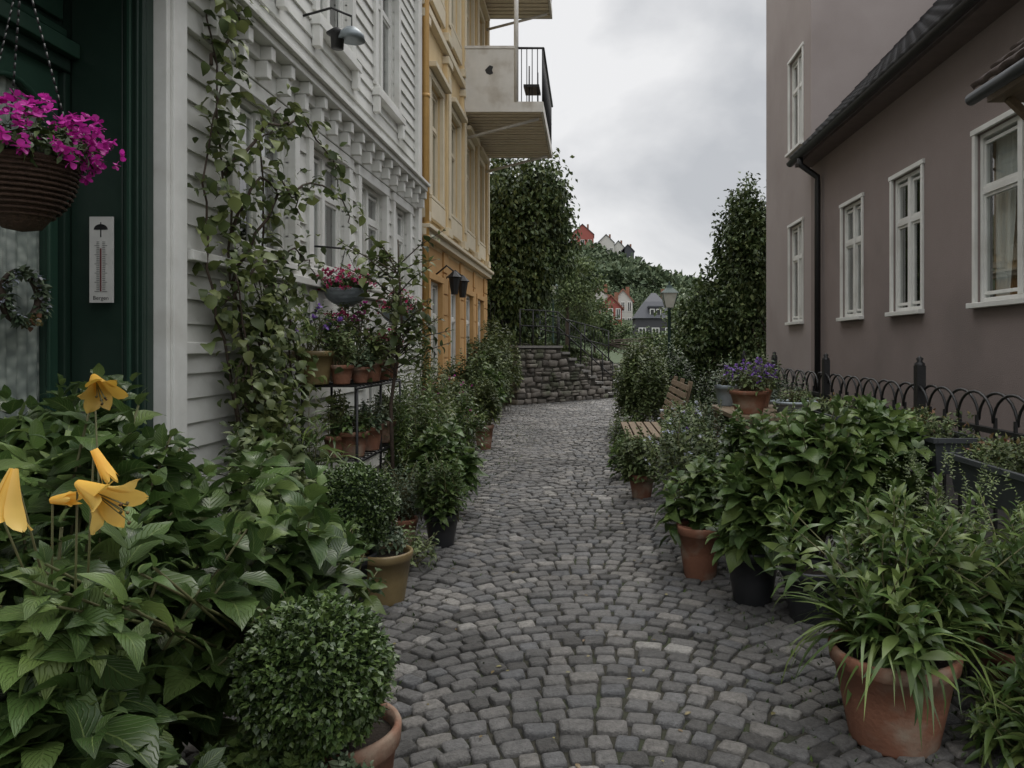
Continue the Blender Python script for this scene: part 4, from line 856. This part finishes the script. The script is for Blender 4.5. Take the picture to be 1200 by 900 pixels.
E_=[(0,1),(1,2),(2,3),(3,4),(4,5),(2,6),(6,7),(7,8),(2,9),(9,10),(10,11),(0,12),(12,13),(13,14),(14,15),(0,16),(16,17),(17,18),(18,19)]
me.from_pydata(J,E_,[]); po=link(bpy.data.objects.new('person',me)); sk=po.modifiers.new('s','SKIN')
rad=[.15,.15,.16,.06,.1,.07,.07,.05,.035,.07,.05,.035,.1,.07,.045,.035,.1,.07,.045,.035]
for i,r in enumerate(rad): v=me.skin_vertices[0].data[i]; v.radius=(r,r*.8); v.use_root=(i==0)
su=po.modifiers.new('ss','SUBSURF'); su.levels=2; su.render_levels=2; me.materials.append(mat('dark_clothes',(.02,.022,.03),.9)); po.location=(-2.1,30,1.75)
def lamp(x,y,h):
    E=empty('street_lamp'); mb=MB(); ml=mat('lamp_glass',(.68,.68,.6),.25); gm_=mat('lamp_metal',(.05,.09,.08),.5)
    mb.lathe((x,y,0),[(.09,0),(.09,.3),(.05,.36),(.04,1.0),(.035,h-.55),(.06,h-.54),(.02,h-.5)],gm_,12)
    z0=h-.5
    mb.add([(x+a*r,y+b_*r,z0+z_) for r,z_ in((.09,.0),(.17,.32)) for a,b_ in((-1,-1),(1,-1),(1,1),(-1,1))],[(0,1,5,4),(1,2,6,5),(2,3,7,6),(3,0,4,7),(3,2,1,0)],ml)
    for a,b_ in((-1,-1),(1,-1),(1,1),(-1,1)): mb.tube([(x+a*.09,y+b_*.09,z0),(x+a*.17,y+b_*.17,z0+.32)],.012,gm_,4)
    mb.add([(x+a*r,y+b_*r,z0+z_) for r,z_ in((.2,.32),(.07,.44),(.05,.5)) for a,b_ in((-1,-1),(1,-1),(1,1),(-1,1))],[(0,1,5,4),(1,2,6,5),(2,3,7,6),(3,0,4,7),(4,5,9,8),(5,6,10,9),(6,7,11,10),(7,4,8,11),(0,3,2,1),(8,9,10,11)],gm_)
    mb.lathe((x,y,h),[(.03,0),(.02,.03),(.03,.05),(0,.09)],gm_,8); mb.obj('lamp',E)
lamp(1.80,16.6,2.85); lamp(-1.3,27,3.85)
# ---------------------------------------------------------------- hill + distant houses
def hz(X,Y):
    r=np.interp(X,[-120,-40,-15,0,12,28,45,80,200],[46,40,32,31,27,19,10,2,0]); f=np.clip((Y-75)/185,0,1); f=f*f*(3-2*f)*.6+f*.4
    return r*f+1.2*np.sin(X*.13+Y*.07)*f+np.where(Y>260,-(Y-260)*.1,0)
grid('hill',np.linspace(-150,200,60),np.linspace(62,340,50),hz,mat('hill_ground',(.05,.072,.03),.95,(.035,.05,.022),.3,.6))
HS=[('dark_mansard_house',9.0,100,5.4),('red_house',3.3,112,3.4),('white_house',5.6,122,3.2)]
P=[];D=[];S_=[];k=0
while k<2000:
    if k<1350: y=R.uniform(95,262); x=R.uniform(-.13,.22)*y
    else: y=R.uniform(90,170); x=R.uniform(-.06,.15)*y
    r=R.uniform(1.2,3.2)
    if -3<x<16 and y<160:
        r=R.uniform(.7,1.5)
        if any(abs(x/y-hx/hy)<(hw*.5+r+.1)/hy and y<hy+9 and y>hy-45 for _,hx,hy,hw in HS):
            if R.uniform()<.95: continue
            r=.55
    if y>222 and -7<x<16 and R.uniform()<.35: continue
    k+=1
    c=np.array([x,y,hz(np.array(x),np.array(y))+r*.8]); m_=44
    dd=rdir(m_); P.append(c+dd*[r,r,r*1.1]*R.uniform(.5,1,(m_,1))); D.append(dd+rdir(m_)*.7); S_.append(np.full(m_,r*.42))
cheap('hillside_forest',np.concatenate(P),np.concatenate(D),np.concatenate(S_)*R.uniform(.7,1.3,len(P)*44),.8,FAR)
def house(name,x,y,w_,dp,z0,h,rh,wm,rm,cols=3,rows=2,mans=False):
    E=empty(name); mb=MB(); mb.box(x-w_/2,x+w_/2,y,y+dp,z0-4,z0+h,wm)
    if not mans: mb.add([(x-w_/2,y,z0+h),(x+w_/2,y,z0+h),(x,y,z0+h+rh)],[(0,1,2)],wm)
    mb.obj('walls',E); mb=MB(); o=.25
    if mans:
        q=[(x-w_/2-o,y-o),(x+w_/2+o,y-o),(x+w_/2+o,y+dp+o),(x-w_/2-o,y+dp+o)]; q2=[(x-w_/4,y+dp*.25),(x+w_/4,y+dp*.25),(x+w_/4,y+dp*.7),(x-w_/4,y+dp*.7)]
        q3=[(x-.3,y+dp*.45),(x+.3,y+dp*.45),(x+.3,y+dp*.5),(x-.3,y+dp*.5)]
        vs=[(a,b_,z0+h) for a,b_ in q]+[(a,b_,z0+h+rh*.65) for a,b_ in q2]+[(a,b_,z0+h+rh) for a,b_ in q3]
        mb.add(vs,[(0,1,5,4),(1,2,6,5),(2,3,7,6),(3,0,4,7),(4,5,9,8),(5,6,10,9),(6,7,11,10),(7,4,8,11),(8,9,10,11),(3,2,1,0)],rm)
        mb.box(x-w_*.16,x+w_*.16,y+.2,y+2,z0+h,z0+h+rh*.4,wm); mb.box(x-w_*.19,x+w_*.19,y+.1,y+2.1,z0+h+rh*.4,z0+h+rh*.46,rm)
        for k in(-.08,.08): mb.box(x+w_*(k-.06),x+w_*(k+.06),y+.17,y+.2,z0+h+.2,z0+h+rh*.35,whitetrim); mb.box(x+w_*(k-.04),x+w_*(k+.04),y+.14,y+.17,z0+h+.3,z0+h+rh*.32,dark)
    else:
        for sg in(-1,1):
            vs=[(x+sg*(w_/2+o),y-o,z0+h-.2),(x+sg*(w_/2+o),y+dp+o,z0+h-.2),(x,y+dp+o,z0+h+rh+.1),(x,y-o,z0+h+rh+.1)]; vs+=[(a,b_,c-.25) for a,b_,c in vs]; mb.add(vs,[(0,1,2,3),(7,6,5,4),(0,3,7,4),(0,4,5,1),(3,2,6,7)],rm)
    mb.box(x+w_*.2,x+w_*.2+.6,y+dp*.5,y+dp*.5+.6,z0+h+rh*.4,z0+h+rh+.6,terra)
    mb.obj('roof',E); mb=MB()
    for i in range(cols):
        for j in range(rows):
            a=x-w_/2+w_*(i+.5)/cols; zz=z0+.6+j*2.6; ww_=w_/cols*.22
            mb.box(a-ww_-.12,a+ww_+.12,y-.06,y,zz-.12,zz+1.52,whitetrim); mb.box(a-ww_,a+ww_,y-.08,y-.06,zz,zz+1.4,dark); mb.box(a-.05,a+.05,y-.1,y-.08,zz,zz+1.4,whitetrim)
    mb.obj('windows',E)
redw=mat('red_wood',(.36,.1,.08),.7); whw=mat('white_wall_far',(.6,.59,.55),.8); redt=mat('red_roof_tile',(.3,.13,.09),.8); dkw=mat('dark_timber',(.065,.065,.072),.8); gsl=mat('grey_slate',(.06,.064,.075),.6)
house('dark_mansard_house',9.0,100,5.4,7,1.8,3.4,3.6,dkw,gsl,3,1,True)
house('red_house',3.3,112,3.4,7,2.4,5.0,1.8,redw,redt); house('white_house',5.6,122,3.2,6,4.0,5,1.8,whw,redt); house('white_house',2.0,128,3.4,7,5.0,4.8,2,whw,redt)
house('red_house',-2,232,7,8,32.5,4,3,redw,gsl,3,1); house('grey_house',5.5,236,5,8,30.5,4,2.4,whw,gsl,3,1); house('white_house',9.5,238,4,8,29,4,2.2,whw,gsl,2,1); house('grey_house',12.5,238,4,8,28,4,2,gsl,gsl,2,1)
